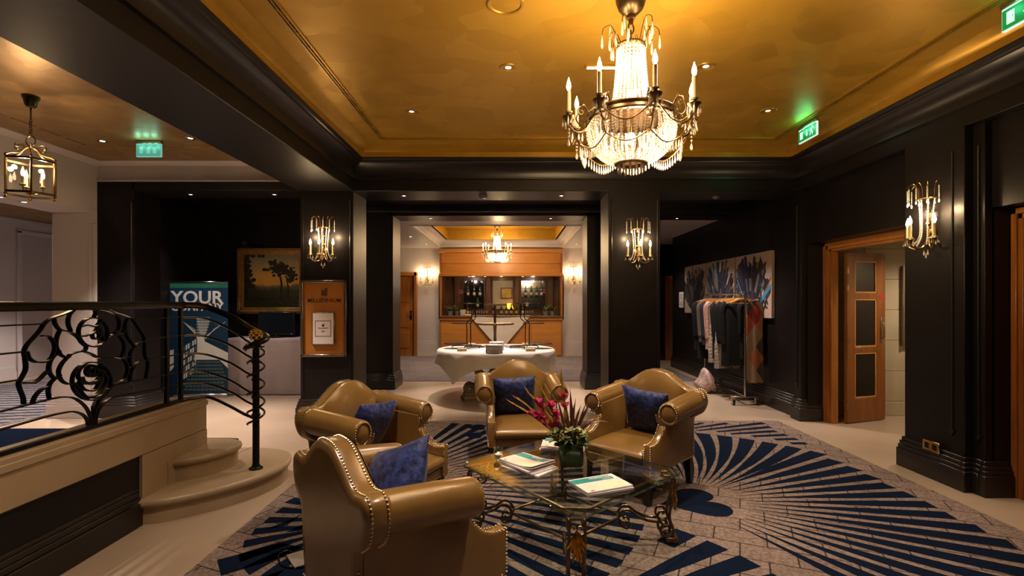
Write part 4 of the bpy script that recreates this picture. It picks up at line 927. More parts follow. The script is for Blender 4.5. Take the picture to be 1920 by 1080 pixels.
# ------------------------------------------------------------------ armchair
def make_chair(label, loc, rz):
    t = thing('armchair', label, 'armchair', loc, rz, 'bronze leather armchairs')
    YB = -.385; TB = .10
    def lean(z): return YB + .03 - .015 * (z - .24) / .7
    half = [(.285, .236), (.300, .38), (.308, .50), (.318, .555), (.345, .578), (.385, .605), (.412, .65), (.424, .70), (.420, .745), (.402, .775), (.37, .788), (.335, .785), (.30, .783), (.262, .795), (.222, .820), (.178, .852), (.13, .884), (.085, .906), (.04, .916), (0, .918)]
    hp = [(p.x, p.y) for p in catmull([(x, z, 0) for x, z in half], 3)]
    out = hp + [(-x, z) for x, z in hp[-2::-1]]
    # back slab: outline swept front to back with rounded rims
    b = MB(); k = len(out); vs = []; fs = []
    def off(d):
        r = []
        for i, p in enumerate(out):
            a = Vector(out[max(i - 1, 0)]); c = Vector(out[min(i + 1, k - 1)]); tt = (c - a).normalized(); n = Vector((-tt.y, tt.x)); q = Vector(p) + n * d
            if i in (0, k - 1): q.y = p[1]
            r.append(q)
        return r
    rings = [(.045, -.004), (.014, -.004), (.004, .003), (0, .012), (-.002, TB * .5), (0, TB - .010), (.004, TB - .002), (.014, TB + .004), (.05, TB + .006)]
    for d, y in rings:
        for q in off(d): vs.append((q.x, lean(q.y) + y - .03, q.y))
    m = len(rings)
    for i in range(m - 1):
        for q in range(k - 1): fs.append((i * k + q, i * k + q + 1, (i + 1) * k + q + 1, (i + 1) * k + q))
        fs.append((i * k + k - 1, i * k, (i + 1) * k, (i + 1) * k + k - 1))
    h = k // 2
    for ri in (0, m - 1):      # caps as strips across
        for q in range(h): fs.append((ri * k + q, ri * k + q + 1, ri * k + k - 2 - q, ri * k + k - 1 - q) if q + 1 < k - 2 - q else (ri * k + q, ri * k + q + 1, ri * k + k - 1 - q))
    b.add(vs, fs, LEATHER); b.build('back', t, ang=60)
    # padded inner back
    b = MB(); nx, nz = 18, 14; vs = []
    def topz(x):
        ax = abs(x)
        for i in range(len(hp) - 1, 0, -1):
            if hp[i][0] <= ax <= hp[i - 1][0] and hp[i][1] > .77: 
                u = (ax - hp[i][0]) / max(hp[i - 1][0] - hp[i][0], 1e-6); return hp[i][1] * (1 - u) + hp[i - 1][1] * u
        return .785
    for j in range(nz + 1):
        for i in range(nx + 1):
            x = -.262 + .524 * i / nx; v = j / nz; z = .36 + (topz(x) - .006 - .36) * v
            e = (1 - abs(2 * i / nx - 1) ** 5) * (1 - v ** 7); y = lean(z) + TB - .03 + .004 + .045 * e + .03 * (1 - v)
            vs.append((x, y, z))
    b.add(vs, [(j * (nx + 1) + i, j * (nx + 1) + i + 1, (j + 1) * (nx + 1) + i + 1, (j + 1) * (nx + 1) + i) for j in range(nz) for i in range(nx)], LEATHER)
    b.build('back_cushion', t, ang=70)
    # arms
    yf = .126; rr = .083
    swoop = [(yf - .02, .575), (yf + .005, .545), (.160, .505), (.205, .468), (.255, .450), (.300, .449), (.326, .456)]
    sp = [(p.x, p.y) for p in catmull([(y, z, 0) for y, z in swoop], 5)]
    for s in (1, -1):
        b = MB(); n = 20; vs = []
        ys = [(YB + .05, .700, 1.0), (YB + .12, .695, 1.0), (-.05, .678, 1.0), (yf - .03, .662, 1.0), (yf - .008, .660, .985), (yf, .659, .93), (yf + .001, .659, .80), (yf - .006, .659, .74), (yf - .004, .659, .70), (yf + .006, .659, .45), (yf + .008, .659, 0.02)]
        for (y, zc, q) in ys:
            for i in range(n):
                a = 2 * PI * i / n; vs.append((s * (.343 + rr * q * math.cos(a)), y, zc + rr * q * math.sin(a) * 1.03))
        b.add(vs, [(j * n + i, j * n + (i + 1) % n, (j + 1) * n + (i + 1) % n, (j + 1) * n + i) for j in range(len(ys) - 1) for i in range(n)], LEATHER); b.build('arm_roll', t, ang=55)
        # lower arm: slab with a swooped front edge
        b = MB(); poly = [(YB + .03, .236)] + [(YB + .02, .705), (-.05, .675), (yf - .012, .66), (yf - .008, .60)] + sp[2:] + [(.331, .45), (.331, .236)]
        xa, xb = (.250, .324)
        k2 = len(poly); vs = []
        for (x, d) in ((xa, .010), (xa + .003, .003), (xa + .010, 0), (xb - .010, 0), (xb - .003, .003), (xb, .010)):
            for (y, z) in poly:
                tz = (z - .236) / .4; flare = (.0 if x < .28 else -.012 * (1 - min(1, tz))) ; yy = y - d if y > .0 else y; zz = z - d if z > .3 and y > -.1 else z
                vs.append((s * (x + flare), yy, zz))
        fs = []
        for i in range(5):
            for q in range(k2): fs.append((i * k2 + q, i * k2 + (q + 1) % k2, (i + 1) * k2 + (q + 1) % k2, (i + 1) * k2 + q))
        fs.append(list(range(k2))[::-1]); fs.append([5 * k2 + q for q in range(k2)])
        b.add(vs, fs, LEATHER); b.build('arm_panel', t, ang=40)
    # seat
    b = MB(); bm = bmesh.new(); bmesh.ops.create_cube(bm, size=1); bmesh.ops.subdivide_edges(bm, edges=bm.edges[:], cuts=9, use_grid_fill=True)
    for v in bm.verts:
        x, y, z = v.co * 2; f = 1 - .06 * max(abs(x), abs(y)) ** 8
        w = .5 * (1 - abs(x) ** 4) * (1 - abs(y) ** 4)
        v.co = Vector((x * .252 * (1 - .03 * z * z), .005 + y * (.315) + (.028 * (1 - z * z) if y > .9 else 0), .345 + z * .055 * (1 - .25 * max(abs(x), abs(y)) ** 10) + (w * .055 if z > 0 else 0)))
    b.bm(bm, LEATHER); b.build('seat_cushion', t, ang=60)
    b = MB(); b.box(-.252, .252, .28, .318, .236, .305, LEATHER, .008, seg=2); b.box(-.29, .29, YB + .02, .30, .236, .29, LEATHER, .004); b.build('seat_rail', t)
    # legs
    for sx in (1, -1):
        for (yy, top, dy) in ((.285, .236, 0), (-.345, .236, -.035)):
            b = MB(); w0, w1 = .030, .021
            vs = [(sx * .270 + dx * w1, yy + dy + d2 * w1, 0.009) for dx, d2 in ((-1, -1), (1, -1), (1, 1), (-1, 1))] + [(sx * .270 + dx * w0, yy + d2 * w0, top + .03) for dx, d2 in ((-1, -1), (1, -1), (1, 1), (-1, 1))]
            b.add(vs, [(3, 2, 1, 0), (4, 5, 6, 7), (0, 1, 5, 4), (1, 2, 6, 5), (2, 3, 7, 6), (3, 0, 4, 7)], LEGB, False); b.build('leg', t)
    # nail heads
    nail = MB().ball((0, 0, 0), 1, NAIL, 1)
    def row(b, P, sp_=.0165, r=.0063):
        P = [Vector(p) for p in P]; acc = 0
        for i in range(len(P) - 1):
            d = (P[i + 1] - P[i]).length
            while acc <= d:
                c = P[i].lerp(P[i + 1], acc / d if d else 0); o = len(b.v); b.v += [c + v * r for v in OCT[0]]; k3 = b.mi(NAIL)
                for f in OCT[1]: b.f.append([a + o for a in f]); b.fm.append(k3); b.fs.append(True)
                acc += sp_
            acc -= d
    b = MB()
    i0 = next(i for i, p in enumerate(hp) if p[1] > .56)
    rim = [(x, z) for x, z in out[i0:k - i0]]
    for (yy) in (.018, TB - .016):
        row(b, [(x * 1.002, lean(z) - .03 + yy, z + .001) for x, z in rim])
    for s in (1, -1):
        row(b, [(s * .309, lean(z) - .03 + .012, z) for z in (.25, .40, .50)], .018)
        # scroll face and the two rows down the swoop
        cir = [(s * (.343 + rr * .86 * math.cos(a)), yf + .002, .659 + rr * .88 * math.sin(a)) for a in [R(200 - 11 * i) for i in range(26)]]
        row(b, cir)
        for x in (.262, .312): row(b, [(s * x, y + .004, z + .003) for y, z in sp] + [(s * x, .332, .44), (s * x, .332, .245)])
        row(b, [(s * .247, yf + .003, .64), (s * .250, yf - .01, .585)]);
        row(b, [(s * .312, y, .243) for y in (-.36, .32)], .018)
    row(b, [(-.235, .319, .243), (.235, .319, .243)]); row(b, [(-.235, .319, .297), (.235, .319, .297)])
    row(b, [(-.28, YB - .005, .243), (.28, YB - .005, .243)], .018)
    b.build('nailhead_trim', t, kind='stuff')
    return t
ch = make_chair('closest bronze leather armchair, its back turned to the stone steps', (-.48, 2.394, 0), R(39.7 - 90))
def chair_at(x, y, deg, label): return copy_tree(ch, loc=(x, y, 0), rot=(0, 0, R(deg - 90)), label=label)
chair_at(-.904, 3.598, -25.8, 'bronze leather armchair standing below the orange notice board')
chair_at(.084, 4.758, -85.3, 'bronze leather armchair facing forward in front of the round buffet table')
chair_at(1.001, 4.13, 225.5, 'bronze leather armchair in front of the plain dark column, angled left')

# cushions
def cushion(loc, rot, label, s=.21, th=.075):
    b = MB(); bm = bmesh.new(); bmesh.ops.create_cube(bm, size=2); bmesh.ops.subdivide_edges(bm, edges=bm.edges[:], cuts=11, use_grid_fill=True)
    for v in bm.verts:
        x, y, z = v.co; e = max(0, (1 - abs(x) ** 2.6)) ** .55 * max(0, (1 - abs(y) ** 2.6)) ** .55
        pin = 1 - .055 * (1 - abs(x * y)) * (abs(x) ** 3 if abs(x) > abs(y) else abs(y) ** 3)
        v.co = Vector((x * s * pin, y * s * pin, z * (th * e + .004) + .006 * math.sin(x * 5 + y * 3) * e))
    b.bm(bm, BLUEV)
    o = b.build('cushion', None, loc, 0, label=label, cat='cushion', group='navy velvet cushions', ang=80); o.rotation_euler = rot
    return o
def cush_on(cx, cy, deg, dx, dy, z, roll, label, lean=70, s=.2):
    a = R(deg - 90); p = Matrix.Rotation(a, 4, 'Z') @ Vector((dx, dy, 0))
    m = Matrix.Rotation(a, 4, 'Z') @ Matrix.Rotation(R(lean), 4, 'X') @ Matrix.Rotation(R(roll), 4, 'Z')
    return cushion((cx + p.x, cy + p.y, z), m.to_euler(), label, s)
cush_on(-.48, 2.394, 39.7, -.02, -.08, .62, 24, 'navy velvet cushion standing up in the closest armchair', 64, .225)
cush_on(-.904, 3.598, -25.8, -.02, -.15, .59, 6, 'navy velvet cushion half hidden by an arm in the armchair under the notice board', 66, .205)
cush_on(.084, 4.758, -85.3, .05, -.13, .60, -3, 'dark navy velvet cushion in the armchair facing forward', 70, .20)
cush_on(1.001, 4.13, 225.5, -.03, -.12, .60, 5, 'bright speckled blue velvet cushion in the armchair before the plain column', 68, .205)

# ------------------------------------------------------------------ coffee table
CT = Vector((.335, 3.25, 0)); TH = .45
cL, cB, cR, cN = Vector((-.345, 3.345)), Vector((.345, 4.02)), Vector((1.075, 3.19)), Vector((.322, 2.475))
ct = thing('coffee_table', 'glass topped coffee table with chamfered corners and scrolled iron legs', 'coffee table', CT)
def cbuild(mb, name, **k):
    o = mb.build(name, ct, **k); o.location = -CT; return o
def chamf(ins, ch):
    C = [cL, cB, cR, cN]; cen = sum(C, Vector((0, 0))) / 4; C = [c + (cen - c).normalized() * ins for c in C]; out = []
    for i in range(4):
        p, a, n = C[i - 1], C[i], C[(i + 1) % 4]
        out.append(a + (p - a).normalized() * ch); out.append(a + (n - a).normalized() * ch)
    return [(p.x, p.y) for p in out]
o1 = chamf(0, .055); o2 = chamf(.022, .05)
b = MB(); n = len(o1)
vs = [(p[0], p[1], TH) for p in o2] + [(p[0], p[1], TH - .005) for p in o1] + [(p[0], p[1], TH - .019) for p in o1] 
b.add(vs[:n], [list(range(n))], TGLASS, False)
b.add(vs, [(i, (i + 1) % n, n + (i + 1) % n, n + i) for i in range(n)] , TGLASS, False)
b.add(vs, [(n + i, n + (i + 1) % n, 2 * n + (i + 1) % n, 2 * n + i) for i in range(n)], TEDGE, False)
b.add(vs[2 * n:], [list(range(n))[::-1]], TGLASS, False)
cbuild(b, 'glass_top')
TM = M('scrolled_iron', (.11, .075, .045), .34, .95, noise=(18, (.18, .12, .07)))
corners = [c + (Vector((CT.x, CT.y)) - c).normalized() * .085 for c in (cL, cB, cR, cN)]
b = MB(); zf = TH - .030
fr = chamf(.12, .10); n = len(fr)
b.tube([(p[0], p[1], zf) for p in fr], .009, TM, 6, closed=True); cbuild(b, 'top_frame')
LEAF = [(0, .0), (.035, .012), (.045, .04), (.03, .055), (.045, .085), (.032, .105), (.045, .14), (.03, .165), (.042, .20), (.022, .215), (.012, .25), (0, .262)]
for i, c in enumerate(corners):
    d = Vector((c.x - CT.x, c.y - CT.y, 0)).normalized(); s = Vector((-d.y, d.x, 0)); base_ = Vector((c.x, c.y, 0))
    def P(r, z, q): return base_ + d * r + s * q + Vector((0, 0, z))
    for q in (-.040, .040):
        b = MB()
        prof = [(-.05, TH - .030), (-.01, TH - .032), (.012, TH - .05), (.016, TH - .10), (.004, TH - .17), (-.012, TH - .24), (-.012, .15), (.006, .10), (.004, .06), (-.02, .040), (-.055, .05), (-.07, .085), (-.055, .115), (-.025, .115), (-.015, .09), (-.03, .075), (-.045, .082)]
        b.tube(catmull([P(r, z, q) for r, z in prof], 6), .0085, TM, 8)
        b.tube(catmull([P(-.055, .12, q), P(-.085, .16, q), P(-.075, .20, q), P(-.04, .20, q), P(-.028, .17, q), P(-.045, .155, q)], 5), .0075, TM, 8)
        b.tube(catmull([P(-.04, TH - .05, q), P(-.09, TH - .06, q), P(-.10, TH - .10, q), P(-.06, TH - .115, q), P(-.05, TH - .085, q), P(-.07, TH - .078, q)], 5), .0065, TM, 8)
        cbuild(b, 'leg')
    T = Matrix.Translation(base_ + d * -.004) @ Matrix(((s.x, d.x, 0, 0), (s.y, d.y, 0, 0), (0, 0, 1, 0), (0, 0, 0, 1)))
    b = MB(); b.box(-.058, .058, -.035, .035, .009, .048, TM, .004, T); b.box(-.054, .054, .0355, .038, .014, .044, GILT, .001, T); cbuild(b, 'foot_block'); cbuild(MB().box(-.05, .05, -.012, .012, TH - .045, TH - .030, TM, .002, T), 'top_bracket')
    b = MB()                                       # gilt acanthus between the two bars
    for sx_ in (-1, 1): b.tube([tuple(T @ Vector((sx_ * (.016 + (.013 - .0012 * q) * math.cos(q * .75 + (0 if sx_ > 0 else 0))), .020, TH - .078 + (.013 - .0012 * q) * math.sin(q * .75)))) for q in range(10)], .0038, GILT, 6)
    for (x0, w, z0, z1, bow) in ((0, .009, .03, .27, .012), (-.009, .007, .05, .24, .010), (.009, .007, .05, .24, .010), (-.018, .008, .06, .19, .012), (.018, .008, .06, .19, .012), (-.026, .007, .10, .16, .008), (.026, .007, .10, .16, .008), (-.012, .007, .16, .265, .008), (.012, .007, .16, .265, .008)):
        vs = []; N_ = 7
        for j in range(N_ + 1):
            u = j / N_; wd = w * math.sin(PI * min(1, .08 + u * .92)) ** .6 + .001; z = TH - .070 - (z0 + (z1 - z0) * u) * .66; xx = x0 * (1 + .9 * u * u)
            y = .016 + bow * math.sin(PI * u) + (.014 * u ** 3)
            vs += [(xx - wd, y, z), (xx, y + .007, z), (xx + wd, y, z), (xx, y - .006, z)]
        fs = [(4 * j + q, 4 * j + (q + 1) % 4, 4 * j + 4 + (q + 1) % 4, 4 * j + 4 + q) for j in range(N_) for q in range(4)]
        b.add(vs, fs, GILT, True, T)
    o = cbuild(b, 'acanthus_leaf', label='gilt acanthus leaf ornament')
# low stretcher ring and its scrolls
ZS = .15; ring = []
for i in range(4):
    c = corners[i]; d = Vector((c.x - CT.x, c.y - CT.y, 0)).normalized(); s = Vector((-d.y, d.x, 0)); q = Vector((CT.x, CT.y - .12 if False else CT.y, ZS)) + d * .33
    ring += [q + s * .035, q - s * .035]
b = MB(); b.tube(ring, .009, TM, 8, closed=True); cbuild(b, 'stretcher_ring')
for i in range(4):
    c = corners[i]; d = Vector((c.x - CT.x, c.y - CT.y, 0)).normalized(); s = Vector((-d.y, d.x, 0)); L_ = (Vector((c.x, c.y, 0)) - CT).length
    for q in (.035, -.035):
        def P(r, z, k=1): return Vector((CT.x, CT.y, z)) + d * r + s * (q * k)
        b = MB(); b.tube(catmull([P(.33, ZS), P(.36, ZS + .045), P(.40, ZS + .05), P(.45, ZS + .015), P(.52, ZS - .01), P(L_ - .06, ZS - .015)], 6), .0085, TM, 8)
        b.tube(catmull([P(.33, ZS), P(.35, ZS - .045), P(.385, ZS - .06), P(.405, ZS - .035), P(.385, ZS - .018), P(.37, ZS - .032)], 6), .0075, TM, 8); cbuild(b, 'stretcher_scroll')

# things on the table
TEAL = M('teal_print', (.02, .20, .24), .4, noise=(5, (.03, .30, .24), 2))
MAPP = M('pale_map_print', (.78, .62, .58), .5, noise=(9, (.80, .74, .50), 4))
BLUEPR = M('blue_print', (.35, .50, .70), .5, noise=(9, (.6, .68, .72), 4))
def brochure(loc, deg, label, front=True, curl=0):
    t = thing('brochure', label, 'brochure', loc, R(deg), 'north sea brochures')
    w, d, h = .148, .105, .010
    def pg(z, cc, x): return z + cc * (max(0, x / w) ** 2)
    def sheet(z0, z1, x0, x1, y0, y1, m, cc, nx=10):
        vs = []
        for i in range(nx + 1):
            x = x0 + (x1 - x0) * i / nx
            for (y, z) in ((y0, z0), (y1, z0), (y1, z1), (y0, z1)): vs.append((x, y, pg(z, cc, x)))
        fs = [(4 * i + q, 4 * i + (q + 1) % 4, 4 * i + 4 + (q + 1) % 4, 4 * i + 4 + q) for i in range(nx) for q in range(4)] + [(3, 2, 1, 0), (4 * nx, 4 * nx + 1, 4 * nx + 2, 4 * nx + 3)]
        return MB().add(vs, fs, m, False)
    sheet(0, h * .7, -w, w, -d, d, PAPER, curl * .6).build('pages', t)
    cv = sheet(h * .7, h, -w, w, -d, d, PAPER, curl).build('cover', t)
    if front:
        sheet(h, h + .0004, -w + .001, w - .03, .028, .094, TEAL, curl).build('teal_band', cv)
        sheet(h, h + .0003, -w + .01, w - .012, -d + .006, .020, MAPP, curl).build('map_print', cv)
        text('title_lettering', 'NORTH SEA', .027, t, (.045, .072, h + .0012 + curl * .1), (0, 0, 0), PAPER, .0003, .0006)
        MB().box(.045, .100, .041, .047, h + .0008 + curl * .2, h + .0012 + curl * .2, PAPER).build('small_print_line', cv)
        MB().prism([(-w + .03, -d + .012), (-w + .055, -d + .008), (-w + .05, -d + .02), (-w + .034, -d + .024)], 'z', h + .0003, h + .0008, M('red_mark', (.5, .02, .02), .5, noise=(9, (.4, .015, .015)))).build('red_print_mark', cv)
    return t
z0 = TH + .001
brochure((.505, 2.90, z0), 22.5, 'lower of the two brochures lying nearest the edge of the glass, titled NORTH SEA', False)
brochure((.500, 2.905, z0 + .0105), 24, 'top brochure of the pair nearest the glass edge, teal band titled NORTH SEA')
for i, (dx, dy, a) in enumerate(((0.02, -.02, -40), (.012, -.004, -49), (-.004, .002, -52))):
    brochure((.09 + dx, 3.235 + dy, z0 + .0105 * i), a, ('bottom brochure of the fanned pile beside the wine glass', 'second brochure from the bottom of the pile beside the wine glass', 'third brochure from the bottom of the pile beside the wine glass')[i], False)
brochure((.095, 3.24, z0 + .0320), -48, 'top brochure of the pile beside the wine glass, cover lifting, teal band', True, .018)
for i in range(4):
    brochure((.36 + .01 * (i % 2), 3.66 - .008 * i, z0 + .0105 * i), -14 + 3 * (i % 3), ('bottom', 'second', 'third', 'topmost')[i] + ' brochure of the pile behind the green vase', i == 3)
wg = thing('wine_glass', 'small clear stemmed glass standing by the pile of brochures', 'glass', (-.085, 3.20, TH))
b = MB(); b.lathe([(0, .001), (.028, .001), (.028, .004), (.006, .008), (.004, .014), (.0035, .055), (.006, .06), (0, .062)], CLEAR, 18); b.build('stem', wg)
MB().lathe([(.006, .058), (.022, .075), (.030, .10), (.028, .135), (.027, .135), (.029, .10), (.021, .077), (0, .062)], CLEAR, 20).build('bowl', wg)
MB().lathe([(0, .064), (.018, .078), (.022, .095), (0, .10)], M('candle_wax', (.75, .65, .5), .5, noise=(20, (.7, .6, .45))), 14).build('wax', wg)
VG = M('green_vase_glass', (.018, .038, .010), .07, noise=(5, (.03, .055, .018)), spec=.6)
vase = thing('flower_vase', 'square-shouldered dark green glass vase on the coffee table', 'vase', (.378, 3.30, TH))
b = MB(); pr = []
for i in range(32):
    a = 2 * PI * i / 32; e = 5.0; c_, s_ = math.cos(a), math.sin(a); k_ = (abs(c_) ** e + abs(s_) ** e) ** (-1 / e); pr.append((c_ * k_, s_ * k_))
vs = []
for (r, z) in ((.073, .001), (.077, .008), (.078, .07), (.078, .138), (.0765, .143), (.072, .143), (.070, .12), (.0, .12)):
    vs += [(p[0] * r, p[1] * r * .9, z) for p in pr]
b.add(vs, [(j * 32 + i, j * 32 + (i + 1) % 32, (j + 1) * 32 + (i + 1) % 32, (j + 1) * 32 + i) for j in range(7) for i in range(32)] + [list(range(32))[::-1]], VG); b.build('vase_body', vase, ang=50)
# bouquet in the vase
GLEAF = M('pale_green_leaf', (.19, .22, .05), .5, noise=(45, (.50, .48, .22))); DLEAF = M('dark_green_leaf', (.04, .075, .016), .5, noise=(20, (.07, .11, .025)))
RLEAF = M('burgundy_leaf', (.06, .016, .014), .4, noise=(16, (.10, .035, .02))); STEMG = M('olive_stem', (.36, .25, .03), .5, noise=(20, (.48, .20, .03))); PINK = M('magenta_petal', (.50, .008, .10), .5, noise=(40, (.68, .03, .20)))
bq = thing('bouquet', 'bouquet of magenta gladioli, burgundy spikes and pale green leaves in the vase', 'flowers', (.378, 3.30, TH + .13))
rnd = random.Random(5)
def leafblade(b, base_, tip, w, m, droop=0, n=7):
    base_, tip = Vector(base_), Vector(tip); ax = (tip - base_); sd = ax.cross(Vector((0, -.4, 1))).normalized(); vs = []
    for j in range(n + 1):
        u = j / n; p = base_.lerp(tip, u) + Vector((0, 0, droop * 4 * u * (1 - u))); ww = w * (math.sin(PI * min(1, u * .85 + .12)) ** .8) * (1 - u ** 5)
        up_ = ax.cross(sd).normalized() * ww * .35
        vs += [p - sd * ww, p + up_, p + sd * ww]
    b.add(vs, [(3 * j + q, 3 * j + q + 1, 3 * j + 4 + q, 3 * j + 3 + q) for j in range(n) for q in range(2)], m, True)
for (bx, tip, ln) in (((0, 0), (-.335, -.02, .29), 1), ((-.01, .02), (-.375, .03, .255), 1), ((.0, 0), (-.275, .0, .335), 1), ((0, .01), (-.205, .02, .385), 1), ((.0, 0), (-.055, .03, .43), 1)):
    b = MB(); p0 = Vector((bx[0], bx[1], -.02)); p1 = Vector(tip); mid = p0.lerp(p1, .5) + Vector((-.01, 0, .03)); P = catmull([p0, mid, p1], 10)
    b.tube(P, [.0075 * (1 - .7 * i / (len(P) - 1)) for i in range(len(P))], STEMG, 6); st_ = b.build('gladiolus_stem', bq)
    b = MB()
    for i in range(6, len(P)):     # bud sheaths up the spike
        u = i / len(P); q = P[i]; d = (P[min(i + 1, len(P) - 1)] - P[i - 1]).normalized(); s = Vector((rnd.uniform(-1, 1), rnd.uniform(-1, 1), rnd.uniform(0, .6))) * .012
        leafblade(b, q - d * .018, q + d * .055 + s, .014 * (1.25 - u), STEMG, 0, 4)
    b.build('bud_spike', st_)
    for i in rnd.sample(range(6, 16), 4):
        if tip[2] > .4 and i < 10: continue
        q = P[i]; b = MB()
        for k in range(6):
            a = k * PI / 3 + rnd.random(); d = Vector((math.cos(a), math.sin(a) * .8, .55 + rnd.random() * .5)) * rnd.uniform(.024, .040)
            leafblade(b, q, q + d, .017, PINK, .004, 4)
        b.build('blossom', st_)
for (tip, w, dr) in (((-.005, .0, .37), .013, 0), ((.035, .01, .30), .012, 0), ((-.05, .02, .30), .012, .01), ((-.09, .0, .30), .010, .02), ((.07, .02, .25), .010, .02), ((.12, -.01, .235), .011, .03), ((.155, .02, .30), .009, .02), ((.25, -.01, .14), .010, .06), ((.19, .02, .16), .010, .05), ((-.13, -.02, .17), .009, .04), ((-.16, .02, .22), .009, .03), ((.10, -.02, .28), .009, .01), ((-.03, -.02, .25), .012, 0), ((.015, -.01, .24), .013, 0)):
    b = MB(); leafblade(b, (rnd.uniform(-.02, .02), rnd.uniform(-.02, .02), 0), tip, w, RLEAF, dr, 9); b.build('burgundy_leaf', bq)
for i in range(46):
    a = rnd.uniform(0, 2 * PI); rr_ = rnd.uniform(.040, .118); c = Vector((rr_ * math.cos(a) * 1.15, rr_ * math.sin(a), rnd.uniform(-.01, .15) * (1.2 - rr_ * 5))); b = MB(); mm = GLEAF if rnd.random() < .72 else DLEAF
    b.tube([(c.x * .3, c.y * .3, -.01), tuple(c)], .0022, DLEAF, 5)
    for k in range(9):
        aa = rnd.uniform(0, 2 * PI); d = Vector((math.cos(aa), math.sin(aa), rnd.uniform(-.5, .9))) * rnd.uniform(.020, .036); leafblade(b, c, c + d, .012, mm, .003, 3)
    b.build('leaf_sprig', bq)
# laptop-like grey slab and cable half hidden behind the closest chair
fp = thing('floor_socket_plate', 'grey floor plate on the rug behind the closest armchair', 'floor plate', (-1.13, 3.02, .010), R(38))
MB().box(-.17, .17, -.09, .09, 0, .012, M('grey_plate', (.20, .16, .14), .4, noise=(20, (.24, .2, .17))), .003).build('plate', fp); MB().box(-.15, .15, -.094, -.088, .002, .010, IRON, .001).build('dark_edge', fp)
b = MB(); b.tube(catmull([(-1.22, 2.93, .016), (-1.33, 3.05, .016), (-1.36, 2.98, .016), (-1.26, 2.86, .016), (-1.10, 2.88, .016), (-.98, 2.96, .016)], 8), .005, IRON, 6)
b.build('cable', None, label='thin black cable looping on the rug behind the closest armchair', cat='cable')
# ------------------------------------------------------------------ round buffet table
RT = (-.25, 8.05); RZ = .76
rt = thing('round_table', 'round buffet table on carved scroll legs under a white cloth', 'table', (RT[0], RT[1], 0))
MB().lathe([(0, RZ - .03), (.90, RZ - .03), (.905, RZ - .004), (0, RZ - .004)], WOODD, 40).build('tabletop', rt)
SCST = M('carved_stone', (.26, .19, .12), .5, noise=(8, (.32, .24, .16)))
for i in range(3):
    a = R(205 + 120 * i); d = Vector((math.cos(a), math.sin(a), 0)); s = Vector((-d.y, d.x, 0))
    def P(r, z): return d * r + Vector((0, 0, z))
    b = MB(); prof = [(.12, .70), (.22, .66), (.30, .55), (.30, .42), (.24, .34), (.26, .25), (.36, .20), (.46, .22), (.50, .16), (.44, .11), (.36, .14)]
    b.tube(catmull([P(r, z) for r, z in prof], 6), [.075 - .0006 * i_ for i_ in range(61)], SCST, 8)
    T = Matrix.Translation(d * .42) @ Matrix.Rotation(a, 4, 'Z'); b.box(-.14, .14, -.09, .09, .0, .06, SCST, .012, T); b.box(-.11, .11, -.075, .075, .06, .10, SCST, .01, T)
    b.build('leg', rt, label='carved scroll leg')
b = MB(); b.lathe([(0, .30), (.10, .32), (.13, .38), (.08, .46), (.07, .60), (.14, .70), (.14, .735), (0, .735)], SCST, 20); b.build('pedestal', rt)
b = MB()
for a in (40, 160, 280):
    d = Vector((math.cos(R(a)), math.sin(R(a)), 0)); b.tube(catmull([d * .06 + Vector((0, 0, .36)), d * .25 + Vector((0, 0, .30)), d * .40 + Vector((0, 0, .10)), d * .50 + Vector((0, 0, .03)), d * .56 + Vector((0, 0, .03))], 5), .03, M('red_brown_wood', (.12, .04, .016), .35, noise=(8, (.16, .06, .025))), 8)
b.build('claw_foot', rt)
# square cloth laid over the round top
b = MB(); n = 72; half = 1.12; rot = R(7); vs = []; rings = [0, .3, .6, .85, .90, .915]
def edge_len(a):       # distance from centre to the edge of the square cloth in direction a
    c, s = math.cos(a - rot), math.sin(a - rot); return half / max(abs(c), abs(s))
for i in range(n):
    a = 2 * PI * i / n; c, s = math.cos(a), math.sin(a); L_ = edge_len(a); drop = .17 + .30 * ((L_ - 1.12) / .464) ** 1.3
    fold = .035 * math.sin(a * 11 + .7) + .03 * math.sin(a * 17)
    for r in rings[:4]: vs.append((r * c, r * s, RZ))
    vs.append((.905 * c, .905 * s, RZ - .003)); vs.append((.922 * c, .922 * s, RZ - .02))
    for u in (.25, .5, .75, 1):
        r = .925 + fold * u * min(1, drop * 3) + .02 * u; vs.append((r * c, r * s, RZ - .02 - drop * u))
k = 10
fs = [(i * k + q, ((i + 1) % n) * k + q, ((i + 1) % n) * k + q + 1, i * k + q + 1) for i in range(n) for q in range(k - 1)]
cl = b.add(vs, fs, LINEN).build('tablecloth', None, (RT[0], RT[1], 0), 0, label='white cloth draped in points over the round buffet table', cat='tablecloth', ang=80)
# plates
pl = MB().lathe([(0, 0), (.06, 0), (.07, .002), (.123, .006), (.127, .0095), (.123, .0125), (.07, .0075), (0, .006)], PLATE, 28).mesh('plate')
def plates(x, y, n, lab, s=1.0):
    for i in range(n):
        o = inst(pl, 'plate', None, (x + .003 * math.sin(i * 2.1), y + .003 * math.cos(i * 1.7), RZ + .001 + .0135 * s * i), (0, 0, i * .7), (s, s, 1))
        nm = 'top' if i == n - 1 else 'bottom' if i == 0 else {1: 'second', 2: 'third', 3: 'fourth', 4: 'fifth', 5: 'sixth', 6: 'seventh', 7: 'eighth', 8: 'ninth', 9: 'tenth'}[i]
        tag(o, f'{nm} white plate' + (' ' if nm in ('top', 'bottom') else ' from the bottom ') + 'of ' + lab, 'plate', 'stacked white plates')
plates(-.255, 7.32, 9, 'the near stack on the round table')
plates(-.235, 7.80, 10, 'the far stack on the round table', .9)
DKF = M('dark_food', (.05, .035, .03), .6, noise=(30, (.09, .06, .05)))
